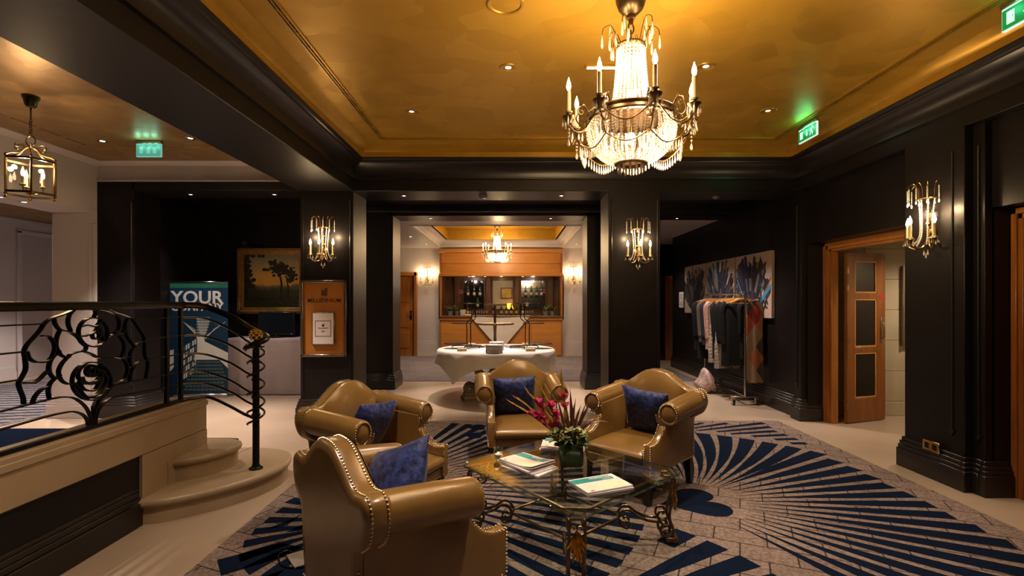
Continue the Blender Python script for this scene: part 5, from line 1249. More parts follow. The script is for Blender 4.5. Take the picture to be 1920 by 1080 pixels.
for (x, y, lab) in ((-.60, 8.35, 'white platter with dark biscuits left of the plate stacks'), (.06, 8.30, 'white platter with dark biscuits right of the plate stacks')):
    t = thing('platter', lab, 'platter', (x, y, RZ + .001), 0, 'platters on the round table'); MB().lathe([(0, 0), (.09, 0), (.16, .014), (.162, .018), (.09, .008), (0, .007)], PLATE, 28).build('dish', t)
    b = MB()
    for i in range(9): a = i * 2 * PI / 8; r = .075 if i < 8 else 0; b.box(-.025, .025, -.018, .018, 0, .014, DKF, .004, Matrix.Translation((r * math.cos(a), r * math.sin(a), .010)) @ Matrix.Rotation(a, 4, 'Z'))
    b.build('biscuits', t)
NAPK = M('cream_napkin', (.62, .45, .25), .7, noise=(20, (.66, .5, .3)))
for (x, y, lab) in ((-.745, 7.62, 'folded cream napkin pile at the near left of the round table'), (.275, 7.62, 'folded cream napkin pile at the near right of the round table'), (-.68, 8.55, 'folded cream napkin pile at the far left of the round table'), (.24, 8.58, 'folded cream napkin pile at the far right of the round table')):
    b = MB()
    for i in range(4): b.box(-.07, .07, -.05, .05, i * .010, i * .010 + .0085, NAPK, .003, Matrix.Rotation(.03 * (i % 2), 4, 'Z'))
    b.build('napkin_pile', None, (x, y, RZ + .001), .05, label=lab, cat='napkins', group='napkin piles on the round table')
# black tiered display stands and wooden tiered stand
def tier_stand(x, y, rz, lab, flip):
    t = thing('tiered_stand', lab, 'stand', (x, y, RZ + .001), rz, 'black tiered display stands')
    s = -1 if flip else 1
    b = MB()
    for q in (-.03, .03):
        b.tube(catmull([(q + s * .00, 0, .035), (q, 0, .30), (q, 0, .40), (q + s * .07, 0, .47), (q + s * .075, 0, .55), (q + s * .075, 0, .70)], 5), .008, IRON, 6)
    b.build('upright', t)
    for k, (a0, a1) in enumerate((((-.26, -.02, 0), (.17, -.02, 0)), ((-.05, -.18, 0), (.0, .18, 0)))):
        P = [Vector((a0[0], a0[1], .004)), Vector((a0[0], a0[1], .035)), Vector((a0[0] * .8, a0[1] * .8, .045)), Vector((a1[0] * .8, a1[1] * .8, .045)), Vector((a1[0], a1[1], .035)), Vector((a1[0], a1[1], .004))]
        MB().tube(P, .008, IRON, 6).build('foot_bar', t)
    for (cx, z, r) in ((-s * .20, .075, .19), (-s * .10, .395, .17), (s * .01, .705, .19)):
        b = MB(); b.tube([(cx + r * math.cos(i * PI / 12), .75 * r * math.sin(i * PI / 12), z) for i in range(24)], .007, IRON, 6, closed=True)
        b.lathe([(0, -.003), (r, -.003), (r, .003), (0, .003)], IRON, 24, Matrix.Translation((cx, 0, z)) @ Matrix.Scale(.75, 4, (0, 1, 0))); b.build('tray', t)
tier_stand(-.68, 8.05, 0, 'black three tier metal stand at the left of the round table', False)
tier_stand(.24, 8.05, 0, 'black three tier metal stand at the right of the round table', True)
ws = thing('wooden_stand', 'turned dark wooden two tier cake stand in the middle of the round table', 'cake stand', (-.28, 8.42, RZ + .001))
b = MB(); b.lathe([(0, 0), (.15, 0), (.15, .02), (.05, .035), (.026, .06), (.020, .20), (.026, .30), (.030, .345), (.020, .36), (.020, .46), (.026, .50), (.018, .56), (.018, .67), (0, .67)], WOODD, 16); b.build('post', ws)
for (z, r) in ((.355, .29), (.67, .16)):
    b = MB(); pl_ = [((r + .022 * math.cos(i * PI / 32 * 16)) * math.cos(2 * PI * i / 64), (r + .022 * math.cos(i * PI / 32 * 16)) * math.sin(2 * PI * i / 64)) for i in range(64)]
    pl_ = [((r + .02 * math.cos(12 * 2 * PI * i / 64)) * math.cos(2 * PI * i / 64), (r + .02 * math.cos(12 * 2 * PI * i / 64)) * math.sin(2 * PI * i / 64)) for i in range(64)]
    b.prism(pl_, 'z', z, z + .028, WOODD); b.build('tier', ws)

# ------------------------------------------------------------------ bar at the far end
bar = thing('bar_counter', 'orange wooden bar counter and canopy with a recessed back bar', 'bar', (-.30, 13.98, 0))
BO = Vector((.30, -13.98, 0)); BX0, BX1 = -1.97, 1.376
def bbuild(mb, name, **k):
    o = mb.build(name, bar, **k); o.location = BO; return o
for i in range(4):
    w = (BX1 - BX0 - .08) / 4; x = BX0 + .04 + i * w
    bbuild(MB().box(x + .003, x + w - .003, 13.93, 14.0, .02, .98, WOODH, .004), 'front_panel')
bbuild(MB().box(BX0, BX1, 13.90, 14.02, .98, 1.07, WOODH, .008), 'apron'); bbuild(MB().box(BX0 - .01, BX1 + .01, 13.86, 14.55, 1.07, 1.105, M('dark_counter', (.10, .07, .05), .2, noise=(6, (.14, .10, .07))), .006), 'counter_top')
for x in (BX0, BX1 - .05): bbuild(MB().box(x, x + .05, 13.93, 14.12, 0, 2.92, WOOD, .006), 'side_post')
for (z0, z1) in ((2.27, 2.53), (2.535, 2.82)): bbuild(MB().box(BX0 + .05, BX1 - .05, 13.96, 14.08, z0, z1, WOODH, .004), 'canopy_panel')
bbuild(MB().box(BX0 - .02, BX1 + .02, 13.88, 14.1, 2.18, 2.27, WOODH, .012), 'canopy_rail'); bbuild(MB().box(BX0 - .02, BX1 + .02, 13.90, 14.1, 2.82, 2.93, WOODH, .012), 'canopy_cornice')
# recess behind the counter: the bar wall is cut open there
w_ = bpy.data.objects['wall_bar']; bpy.data.objects.remove(w_)
b = MB(); b.box(-6.2, BX0 + .02, 14.1, 14.4, 0, 3.5, WHITEP); b.box(BX1 - .02, 2.5, 14.1, 14.4, 0, 3.5, WHITEP); b.box(BX0, BX1, 14.1, 14.4, 2.2, 3.5, WHITEP); b.box(BX0, BX1, 14.1, 14.4, 0, 1.05, WHITEP)
struct(b, 'wall_bar')
BACKW = M('back_bar_wood', (.085, .032, .010), .35, noise=(4, (.12, .05, .018)), stretch=(5, 5, 1))
MIRR = M('dim_mirror', (.55, .53, .50), .08, 1.0, noise=(3, (.48, .46, .44)))
b = MB(); b.box(BX0, BX1, 15.0, 15.06, 1.0, 2.25, BACKW); b.box(BX0 - .05, BX0 + .02, 14.1, 15.0, 1.0, 2.25, BACKW); b.box(BX1 - .02, BX1 + .05, 14.1, 15.0, 1.0, 2.25, BACKW); b.box(BX0, BX1, 14.1, 15.0, 2.2, 2.25, BACKW); b.box(BX0, BX1, 14.55, 15.0, 1.0, 1.02, BACKW)
bbuild(b, 'back_bar_panelling')
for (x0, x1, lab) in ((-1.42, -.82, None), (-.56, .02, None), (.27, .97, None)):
    o = bbuild(MB().box(x0, x1, 14.975, 14.998, 1.28, 2.10, MIRR if x0 < -1 or x0 > 0 else M('cream_mirror_view', (.30, .25, .16), .5, noise=(3, (.34, .28, .18)))), 'mirror_pane' if x0 < -1 or x0 > 0 else 'pale_view_panel'); b = MB()  # middle pane: its bright lit view is painted in as plain cream
    for q in ((x0 - .03, x0, 1.25, 2.13), (x1, x1 + .03, 1.25, 2.13), (x0, x1, 1.25, 1.28), (x0, x1, 2.10, 2.13)): b.box(q[0], q[1], 14.965, 15.0, q[2], q[3], WOODD, .003)
    f_ = b.build('mirror_frame', o); 
for x in (-1.62, -.69, .145, 1.14): bbuild(MB().box(x - .06, x + .06, 14.93, 15.0, 1.02, 2.2, BACKW, .006), 'pilaster')
GSH = glassy('shelf_glass', (.8, .9, .85), None, .05)
for (x0, x1) in ((-1.40, -.84), (.29, .95)):
    for z in (1.30, 1.62, 1.88): bbuild(MB().box(x0, x1, 14.80, 14.97, z, z + .008, GSH), 'glass_shelf')
for x in (-1.2, -.75, .3, .55): bbuild(MB().lathe([(0, 0), (.03, 0), (.03, .008), (0, .008)], BULBS, 12, Matrix.Translation((x, 14.3, 2.19))), 'soffit_lamp')
point((-1.1, 14.5, 2.1), 7, NEUT, .03); point((.6, 14.5, 2.1), 7, NEUT, .03); point((-.3, 14.5, 2.1), 3, WARM, .03)
# bottles, glasses, plants: one of each, copied
BG = [M('green_bottle', (.01, .05, .015), .08, noise=(9, (.015, .07, .02)), spec=.7), M('brown_bottle', (.06, .022, .006), .08, noise=(9, (.09, .035, .01)), spec=.7), M('black_bottle', (.008, .008, .009), .1, noise=(9, (.012, .012, .012)), spec=.7)]
LBL = M('bottle_paper', (.42, .36, .26), .6, noise=(12, (.5, .42, .3)))
def bottle(m):
    t = thing('bottle', 'x', 'bottle', (0, 0, 0), 0, 'bottles along the bar'); b = MB(); b.lathe([(0, 0), (.036, 0), (.038, .006), (.038, .17), (.034, .20), (.016, .235), (.0135, .29), (.016, .292), (.016, .305), (0, .305)], m, 14); b.build('glass_body', t)
    MB().lathe([(.0385, .05), (.0386, .13)], LBL, 14).build('paper_band', t); MB().lathe([(.0165, .27), (.017, .31), (0, .312)], DBRASS, 10).build('cap', t); return t
protos = [bottle(m) for m in BG]
pos = [(-1.24, 14.30, 1, 'brown bottle with pale band on the bar by the left plants'), (-1.14, 14.30, 1, 'second brown bottle on the bar, right of the first by the left plants'),
 (-.50, 14.25, 2, 'black bottle on the bar just right of the upper wooden tier'), (-.30, 14.45, 0, 'green bottle on the back counter below the middle mirror, leftmost of its row'), (-.16, 14.45, 0, 'green bottle on the back counter below the middle mirror, second of its row'), (-.02, 14.40, 2, 'black bottle on the back counter in the middle of its row'),
 (.12, 14.45, 0, 'green bottle on the back counter, right of the middle mirror'), (.30, 14.30, 0, 'green bottle on the bar beside the right metal stand'),
 (-1.28, 14.87, 2, 'black bottle on the left glass shelf, first from the left post', 1.632), (-1.10, 14.87, 2, 'black bottle on the left glass shelf, second from the left post', 1.632), (-.93, 14.87, 2, 'black bottle on the left glass shelf, third from the left post', 1.632),
 (.40, 14.87, 2, 'black bottle on the right glass shelf, first from the middle', 1.632), (.56, 14.87, 0, 'green bottle on the right glass shelf, second from the middle', 1.632), (.72, 14.87, 2, 'black bottle on the right glass shelf, third from the middle', 1.632), (.86, 14.87, 0, 'green bottle on the right glass shelf, last before the post', 1.632),
 (.44, 14.87, 1, 'brown bottle on the low right glass shelf', 1.312), (-1.00, 14.87, 0, 'green bottle on the low left glass shelf', 1.312)]
used = set()
for q in pos:
    x, y, k, lab = q[:4]; z = q[4] if len(q) > 4 else 1.108
    if k not in used: o = protos[k]; used.add(k); o.location = (x, y, z)
    else: o = copy_tree(protos[k], loc=(x, y, z))
    o['label'] = lab
gl = thing('stemmed_glass', 'x', 'glass', (0, 0, 0), 0, 'glasses along the bar')
GLM = glassy('bar_glass', (.95, .97, .96), .22, .05)
MB().lathe([(0, 0), (.026, 0), (.026, .003), (.004, .007), (.003, .06), (0, .06)], GLM, 12).build('stem', gl); MB().lathe([(.004, .06), (.024, .08), (.028, .11), (.024, .14)], GLM, 12).build('bowl', gl)
first = True
for side, xs in (('left', (-.98, -.91, -.84, -.77, -.70)), ('right', (.30, .37, .44, .51, .58))):
    for i, x in enumerate(xs):
        o = gl if first else copy_tree(gl); first = False; o.location = (x, 14.22, 1.108)
        o['label'] = ('first', 'second', 'third', 'fourth', 'fifth')[i] + f' clear glass from the left in the {side} row on the bar'
# hanging clear glasses in front of the mirrors
for i, x in enumerate((-1.32, -1.14, -.86, .42, .62, .86)):
    o = copy_tree(gl, loc=(x, 14.55, 2.165), rot=(PI, 0, 0)); o['label'] = 'upturned clear glass hanging from the bar soffit, ' + ('first from the left post', 'second from the left post', 'third, above the left row of glasses', 'first right of the middle mirror', 'second right of the middle mirror', 'last before the right post')[i]
    o['group'] = 'glasses hanging over the bar'
def pot_plant(x, y, lab, seed, orchid=None, pot=None):
    t = thing('potted_plant', lab, 'plant', (x, y, 1.108), 0, 'plants along the bar'); r_ = random.Random(seed)
    MB().lathe([(0, 0), (.06, 0), (.08, .12), (.075, .12), (.07, .10), (0, .10)], pot or M('grey_pot', (.16, .14, .14), .5, noise=(9, (.2, .18, .18))), 16).build('pot', t)
    for i in range(16):
        a = r_.uniform(0, 2 * PI); l = r_.uniform(.10, .22); b = MB(); leafblade(b, (0, 0, .10), (l * math.cos(a), l * .6 * math.sin(a), .12 + r_.uniform(.0, .20)), .022, DLEAF, .03, 4); b.build('leaf', t)
    if orchid:
        dx = orchid; pts = catmull([(0, 0, .1), (dx * .2, 0, .5), (dx * .6, 0, .68), (dx, 0, .66)], 6)
        s = MB().tube(pts, .004, DLEAF, 5).build('flower_stem', t)
        for i in range(5):
            c = pts[-1 - 2 * i]; b = MB()
            for k in range(5): a = k * 2 * PI / 5 + i; leafblade(b, c, c + Vector((math.cos(a) * .05, -.02, math.sin(a) * .05)), .026, PINK2, 0, 3)
            b.build('orchid_blossom', s)
PINK2 = M('orchid_pink', (.38, .05, .16), .5, noise=(30, (.5, .10, .25)))
pot_plant(-1.72, 14.28, 'leafy green plant at the left end of the bar, left of the orchid pot', 3)
pot_plant(-1.52, 14.32, 'leafy plant with a pink orchid spray at the left end of the bar', 4, .12, None)
pot_plant(.94, 14.30, 'leafy plant with a pink orchid spray near the right end of the bar', 5, -.06)
pot_plant(1.13, 14.28, 'leafy green plant tucked at the far right end of the bar', 6)
b = MB(); b.lathe([(0, 0), (.065, 0), (.09, .16), (.085, .16), (.07, .02), (0, .02)], CERAMIC_W, 18); b.build('ice_bucket', None, (-1.36, 14.15, 1.108), 0, label='pale tapered bucket on the bar right of the left plants', cat='bucket')
MB().box(-.09, .09, -.05, .05, 0, .04, NAPK, .006).build('napkin_box', None, (-1.20, 14.02, 1.108), 0, label='cream napkin box on the bar beside the pale bucket', cat='box')
lamp = thing('table_lamp', 'yellow shaded lamp glowing below the middle mirror of the bar', 'lamp', (-.08, 14.80, 1.022))
MB().lathe([(0, 0), (.06, 0), (.05, .02), (.015, .04), (.012, .28), (0, .28)], BRASS, 14).build('base', lamp); MB().lathe([(.13, .26), (.06, .42), (.055, .42), (.125, .26)], M('yellow_lamp_shade', (.8, .5, .05), .6, emit=((1, .55, .04), 1.6)), 20).build('lamp_shade', lamp)
point((-.08, 14.72, 1.50), .5, WARM, .02)
pc = thing('framed_print', 'small framed print with a warm glow hanging in front of the middle mirror', 'picture', (-.16, 14.955, 1.74)); MB().box(-.17, .17, -.012, .01, -.16, .16, WOODD, .004).build('frame', pc); MB().box(-.14, .14, -.0145, -.010, -.13, .13, M('yellow_print', (.45, .30, .06), .5, noise=(7, (.3, .18, .03), 4))).build('picture', pc)
# pointed white cloth over the counter front
b = MB(); nx = 16; vs = []
x0, x1, xm, zt, zb = -1.14, .50, -.31, 1.11, .16
for j in range(9):
    u = j / 8
    for i in range(nx + 1):
        s = i / nx; x = (x0 + (xm - x0) * u) * (1 - s) + (x1 + (xm - x1) * u) * s; vs.append((x, 13.872 - .012 * math.sin(s * 9 + u * 3) * (1 - u) - .02 * u, zt - (zt - zb) * u))
fs = [(j * (nx + 1) + i, j * (nx + 1) + i + 1, (j + 1) * (nx + 1) + i + 1, (j + 1) * (nx + 1) + i) for j in range(8) for i in range(nx)]
b.add(vs, fs, LINEN); b.add([(x0, 13.85, zt), (x1, 13.85, zt), (x1, 14.2, zt), (x0, 14.2, zt)], [(0, 1, 2, 3)], LINEN)
b.build('bar_cloth', None, label='white cloth hanging in a point over the front of the bar counter', cat='cloth', ang=80)

# ------------------------------------------------------------------ clothes rack and coats by the right wall
RKX0, RKX1, RKY0, RKY1, RKZ = 3.37, 3.43, 7.40, 9.10, 1.615
def rk(y): return RKX0 + (RKX1 - RKX0) * (y - RKY0) / (RKY1 - RKY0)
rk_ = thing('clothes_rack', 'chrome wheeled clothes rack full of coats by the dark right wall', 'clothes rack', (3.42, 8.2, 0)); KO = Vector((-3.42, -8.2, 0))
def kbuild(mb, name, **k): o = mb.build(name, rk_, **k); o.location = KO; return o
kbuild(MB().tube([(rk(RKY0) , RKY0 - .02, RKZ), (rk(RKY1), RKY1 + .02, RKZ)], .013, CHROME, 10), 'hanging_rail')
for y in (RKY0, RKY1): kbuild(MB().tube([(rk(y), y, .12), (rk(y), y, RKZ + .012)], .015, CHROME, 10), 'upright')
kbuild(MB().tube([(rk(RKY0), RKY0, .13), (rk(RKY1), RKY1, .13)], .013, CHROME, 10), 'base_bar')
for y in (RKY0, RKY1):
    kbuild(MB().box(rk(y) - .21, rk(y) + .19, y - .014, y + .014, .105, .128, STEELD, .003), 'foot_bar')
    for dx in (-.17, .165):
        x = rk(y) + dx; b = MB()
        b.tube([(x - .012, y, .042), (x + .012, y, .042)], .041, IRON, 16); b.tube([(x - .014, y, .042), (x + .014, y, .042)], .022, CHROME, 12); b.box(x - .02, x - .014, y - .015, y + .02, .035, .098, CHROME, .002); b.box(x + .014, x + .02, y - .015, y + .02, .035, .098, CHROME, .002); b.box(x - .02, x + .02, y - .015, y + .015, .094, .106, CHROME, .002)
        kbuild(b, 'caster')
HNG = M('hanger_wood', (.52, .24, .06), .4, noise=(12, (.58, .28, .08)))
hangers = {}
def hanger(y, lab, ang=0, z=RKZ):
    t = thing('coat_hanger', lab, 'hanger', (rk(y), y, z), R(ang), 'wooden hangers on the rack')
    MB().tube(catmull([(.0, 0, -.075), (0, 0, -.045), (.018, 0, -.02), (.022, 0, .005), (.008, 0, .021), (-.012, 0, .018), (-.019, 0, .004)], 4), .0026, CHROME, 6).build('hook', t)
    b = MB(); b.flat(catmull([(-.205, 0, -.145), (-.11, 0, -.105), (0, 0, -.075), (.11, 0, -.105), (.205, 0, -.145)], 5), .022, .016, HNG, (0, 1, 0)); b.build('shoulder_bar', t)
    MB().tube([(-.19, 0, -.142), (.19, 0, -.142)], .006, HNG, 6).build('trouser_bar', t); return t
def garment(y, lab, mat, length, w=.21, th=.05, sleeve=.55, flare=1.05, ang=0, mats=None, seed=0, cat='coat', smat=None):
    t = thing('coat' if cat == 'coat' else cat, lab, cat, (rk(y), y, RKZ), R(ang), 'coats on the clothes rack'); r_ = random.Random(seed + int(y * 100))
    zs = [-.10, -.115, -.135, -.165, -.22, -.32, -.45, -.6, -.8, -1.0, -1.2, -1.4]; zs = [z for z in zs if z > -.1 - length] + [-.1 - length]
    b = MB(); n = 28; vs = []
    for z in zs:
        u = (-.1 - z) / length; q = min(1, (-.1 - z) / .09)
        hw = (.045 + (w - .045) * q ** .7) if q < 1 else w * (1 - .10 * math.sin(PI * min(1, u * 1.6)) + (flare - 1) * u); hh = th * (.55 + .45 * q) * (1 + .25 * u)
        for i in range(n):
            a = 2 * PI * i / n; c, s = math.cos(a), math.sin(a); rp_ = .012 * math.sin(a * 6 + seed) * u + .006 * math.sin(a * 11 + z * 9)
            vs.append((hw * (abs(c) ** .75) * (1 if c > 0 else -1), (hh + rp_) * (abs(s) ** .75) * (1 if s > 0 else -1), z + .006 * math.sin(a * 3) * u))
    k = len(zs)
    b.add(vs, [(j * n + i, j * n + (i + 1) % n, (j + 1) * n + (i + 1) % n, (j + 1) * n + i) for j in range(k - 1) for i in range(n)] + [list(range(n))], mat); bd = b.build('body', t, ang=80)
    for sg in (-1, 1):
        if not sleeve: continue
        pts = catmull([(sg * (w - .05), 0, -.15), (sg * (w + .005), .0, -.22), (sg * (w + .005), -.01, -.1 - sleeve * .55), (sg * (w - .005), -.025, -.1 - sleeve)], 4)
        MB().tube(pts, [.058 - .018 * i / (len(pts) - 1) for i in range(len(pts))], smat or mat, 8).build('sleeve', t)
    b = MB(); b.tube([(.05 * math.cos(a * PI / 8), .035 * math.sin(a * PI / 8), -.105 + .01 * math.cos(a * PI / 8)) for a in range(16)], .014, mat, 6, closed=True); b.build('collar', t)
    return t
CB = M('black_cloth', (.010, .010, .011), .85, noise=(40, (.015, .015, .016)), bump=(60, .3), spec=.08); CN = M('navy_cloth', (.020, .020, .035), .8, noise=(40, (.028, .028, .048)), bump=(60, .3), spec=.08); CG = M('grey_brown_cloth', (.10, .082, .068), .8, noise=(40, (.13, .105, .085)), bump=(60, .3), spec=.08)
CP = M('dusty_pink_quilt', (.33, .185, .15), .45, noise=(20, (.38, .22, .18)), bump=(22, .5, .02)); CS = M('plastic_cover', (.34, .29, .23), .15, noise=(12, (.22, .18, .14)), bump=(26, .9, .03)); CO = M('ochre_cloth', (.30, .15, .03), .7, noise=(30, (.36, .18, .04)))
CT_ = M('beige_tweed', (.26, .20, .145), .8, noise=(60, (.3, .24, .18)))
def mat_patch():
    m = bpy.data.materials.new('patchwork_wool'); m.use_nodes = True; nt = m.node_tree; bs = nt.nodes['Principled BSDF']; L = nt.links.new
    tc = nt.nodes.new('ShaderNodeTexCoord'); mp = nt.nodes.new('ShaderNodeMapping'); mp.inputs['Rotation'].default_value = (0, R(45), 0); mp.inputs['Scale'].default_value = (6.2, 0.001, 4.4)
    vo = nt.nodes.new('ShaderNodeTexVoronoi'); vo.inputs['Scale'].default_value = 1; vo.inputs['Randomness'].default_value = .18; vo.distance = 'CHEBYCHEV'
    sx = nt.nodes.new('ShaderNodeSeparateColor'); rp_ = nt.nodes.new('ShaderNodeValToRGB'); rp_.color_ramp.interpolation = 'CONSTANT'
    cols = [(0, (.30, .06, .025)), (.22, (.045, .035, .04)), (.40, (.24, .17, .10)), (.58, (.17, .018, .014)), (.76, (.32, .10, .04)), (.9, (.12, .10, .075))]
    e = rp_.color_ramp.elements; e[0].position = 0; e[0].color = (*cols[0][1], 1); e[1].position = cols[1][0]; e[1].color = (*cols[1][1], 1)
    for p, c in cols[2:]: x = e.new(p); x.color = (*c, 1)
    L(tc.outputs['Object'], mp.inputs[0]); L(mp.outputs[0], vo.inputs['Vector']); L(vo.outputs['Color'], sx.inputs[0]); L(sx.outputs[0], rp_.inputs[0]); L(rp_.outputs[0], bs.inputs['Base Color']); bs.inputs['Roughness'].default_value = .9
    return m
PATCH = mat_patch()
coats = [(9.02, 'long black coat at the far end of the rack, first from the far upright', CB, .86, .21, .05, .62, 'far end of the rack'),
 (8.88, 'black coat second from the far upright, its hem longest of the dark ones', CB, 1.0, .20, .05, .60, 'second hook from the far end'),
 (8.74, 'grey brown jacket third from the far upright', CG, .70, .205, .05, .60, 'third hook from the far end'),
 (8.60, 'navy jacket between the grey brown jacket and the pink quilted coat', CN, .74, .205, .05, .60, 'navy jacket'),
 (8.44, 'dusty pink quilted coat in the middle of the rack', CP, .80, .20, .055, .62, 'pink quilted coat'),
 (8.30, 'garment in a shiny clear plastic cover right of the pink coat', CS, 1.0, .20, .05, 0, 'plastic covered garment'),
 (8.14, 'ochre lined black coat behind the plastic covers', CB, .92, .20, .05, .58, 'ochre lined coat'),
 (8.02, 'beige tweed coat under crinkled plastic, its hem showing below', CS, 1.06, .205, .05, 0, 'beige tweed coat'),
 (7.86, 'short black jacket in front of the plastic covers', CB, .66, .215, .06, .62, 'short black jacket'),
 (7.72, 'black coat just behind the empty hangers', CB, .98, .215, .055, .66, 'black coat behind the empty hangers')]
for i, (y, lab, m, ln, w, th, sl, hl) in enumerate(coats):
    hanger(y, 'wooden hanger carrying the ' + hl if i > 2 else 'wooden hanger on the ' + hl, 0); garment(y, lab, m, ln, w, th, sl, 1.08, 6 * math.sin(i * 2.3), seed=i)
hanger(7.62, 'empty wooden hanger on the rack, farthest of the three empty ones', 38); hanger(7.56, 'empty wooden hanger on the rack, middle one of the three empty ones', -30); hanger(7.49, 'empty wooden hanger on the rack, closest of the three empty ones', 12)
g = garment(7.44, 'long patchwork coat of red, orange and grey diamonds at the near rack end', PATCH, 1.20, .13, .035, 0, 1.05, 0, seed=5); g.location.x += .15
hanger(7.43, 'wooden hanger holding the long patchwork wool coat', 0)
garment(7.56, 'black wool coat at the near end of the rack, against the wall', CB, .86, .13, .04, .5, 1.0, 0, seed=9).location.x += .12
# bag on the foot of the rack
BAGM = M('floral_white_bag', (.42, .36, .32), .5, noise=(22, (.30, .16, .13), 2), bump=(12, .4, .02)); bg = thing('shopping_bag', 'slumped pale floral bag lying on the floor under the clothes rack', 'bag', (3.20, 8.45, .0))
b = MB(); bm = bmesh.new(); bmesh.ops.create_icosphere(bm, subdivisions=3, radius=1)
for v in bm.verts:
    n_ = .10 * math.sin(v.co.x * 5 + v.co.z * 4) + .06 * math.sin(v.co.y * 9); s = 1 + n_; z = v.co.z * .14 * s + .145; v.co = Vector((v.co.x * .15 * s * (1.15 - .5 * max(0, v.co.z)), v.co.y * .22 * s, max(.005, z + (.12 * max(0, v.co.z) ** 2))))
b.bm(bm, BAGM); b.build('bag_body', bg); MB().tube(catmull([(-.05, -.04, .27), (-.06, -.06, .33), (.02, -.06, .34), (.06, -.04, .27)], 5), .010, BAGM, 6).build('handle', bg)

# ------------------------------------------------------------------ canvases on the right wall
CVB = M('canvas_cream', (.36, .28, .23), .8, noise=(20, (.40, .31, .26)))
SH = [M('print_navy', (.010, .012, .035), .6, noise=(20, (.014, .016, .05))), M('print_black', (.008, .007, .008), .6, noise=(20, (.012, .01, .012))), M('print_grey', (.11, .11, .105), .6, noise=(20, (.14, .14, .13))), M('print_sky', (.03, .18, .38), .6, noise=(20, (.04, .25, .5))), M('print_plum', (.030, .018, .030), .6, noise=(20, (.045, .03, .045))), M('print_ochre', (.16, .09, .03), .6, noise=(20, (.2, .12, .04)))]
def canvas(y0, y1, lab, seed):
    """far edge y1, near edge y0; hangs on the wall plane x = 3.70"""
    t = thing('canvas_print', lab, 'canvas', (3.695, (y0 + y1) / 2, 1.26), 0, 'abstract shard canvases'); w = y1 - y0; h = .96
    MB().box(-.045, .0, -w / 2, w / 2, 0, h, CVB, .003).build('stretched_canvas', t); r_ = random.Random(seed); layers = {}
    for i in range(150):
        a = R(r_.uniform(-62, 62)); d0 = r_.uniform(.0, .62) * h; ln = r_.uniform(.14, .46) * h; wd = r_.uniform(.018, .075)
        if i > 138: d0 = r_.uniform(.65, .85) * h; ln = r_.uniform(.06, .12); wd = r_.uniform(.02, .05)
        k = r_.choices(range(6), (6, 6, 3, .7, 5, .8))[0]; cy, cz = .05 * w, .02
        q = []
        for (u, s) in ((d0, -1), (d0, 1), (d0 + ln, 1), (d0 + ln * r_.uniform(.85, 1.1), -1)):
            yy = cy + u * math.sin(a) * .95 + s * wd * math.cos(a) * .6; zz = cz + u * math.cos(a) - s * wd * math.sin(a) * .6; q.append((yy, zz))
        if any(abs(p[0]) > w / 2 - .02 or not .01 < p[1] < h - .02 for p in q): 
            q = [(max(-w / 2 + .02, min(w / 2 - .02, p[0])), max(.01, min(h - .02, p[1]))) for p in q]
        layers.setdefault(k, MB()).prism(q, 'x', -.0475 - .00004 * i, -.044, SH[k])
    for k, mb in layers.items(): mb.build('painted_shards', t, kind='stuff')
    return t
canvas(9.66, 10.82, 'abstract shard canvas farthest along the right wall, beside the small white notice', 11)
canvas(8.42, 9.56, 'abstract shard canvas in the middle of the row of three on the right wall', 22)
c3 = canvas(7.20, 8.34, 'abstract shard canvas closest of the three, above the near end of the rack', 33)
b = MB()      # black curled scribble on the near canvas
for pts in ([(-.30, .20), (-.27, .36), (-.22, .42), (-.19, .30), (-.20, .16)], [(-.27, .28), (-.20, .29)], [(-.40, .18), (-.36, .26), (-.32, .20), (-.36, .14), (-.40, .18)], [(-.47, .20), (-.43, .27), (-.41, .18), (-.46, .15)]):
    b.flat(catmull([(-.0535, y, z) for y, z in pts], 5), .018, .004, SH[1], (1, 0, 0))
b.build('black_scrawl', c3)
nb = thing('wall_notice', 'small white notice on the dark wall between the far door and the canvases', 'notice', (3.695, 11.15, 1.36)); MB().box(-.02, 0, -.16, .12, 0, .34, CERAMIC_W, .004).build('plate', nb)
MB().box(-.0225, -.019, -.03, .0, .20, .24, SH[2]).build('switch', nb); b = MB()
for z in (.06, .10, .27): b.box(-.0215, -.019, -.10, .06, z, z + .012, SH[2])
b.build('print_line', nb)
so = thing('wall_socket', 'brass floor-level socket plate on the near dark pilaster', 'socket', (3.545, 4.33, .275)); MB().box(-.006, .006, -.085, .085, -.045, .045, POLB, .003).build('plate', so)
for dy in (-.04, .04): MB().box(-.009, -.004, dy - .022, dy + .022, -.025, .025, IRON, .002).build('socket_insert', so)
so2 = thing('wall_socket', 'small socket low on the wall behind the clothes rack', 'socket', (3.698, 9.2, .42)); MB().box(-.01, 0, -.07, .07, -.04, .04, CHROME, .003).build('plate', so2); MB().box(-.013, -.008, -.02, .02, -.02, .02, IRON, .002).build('socket_insert', so2)

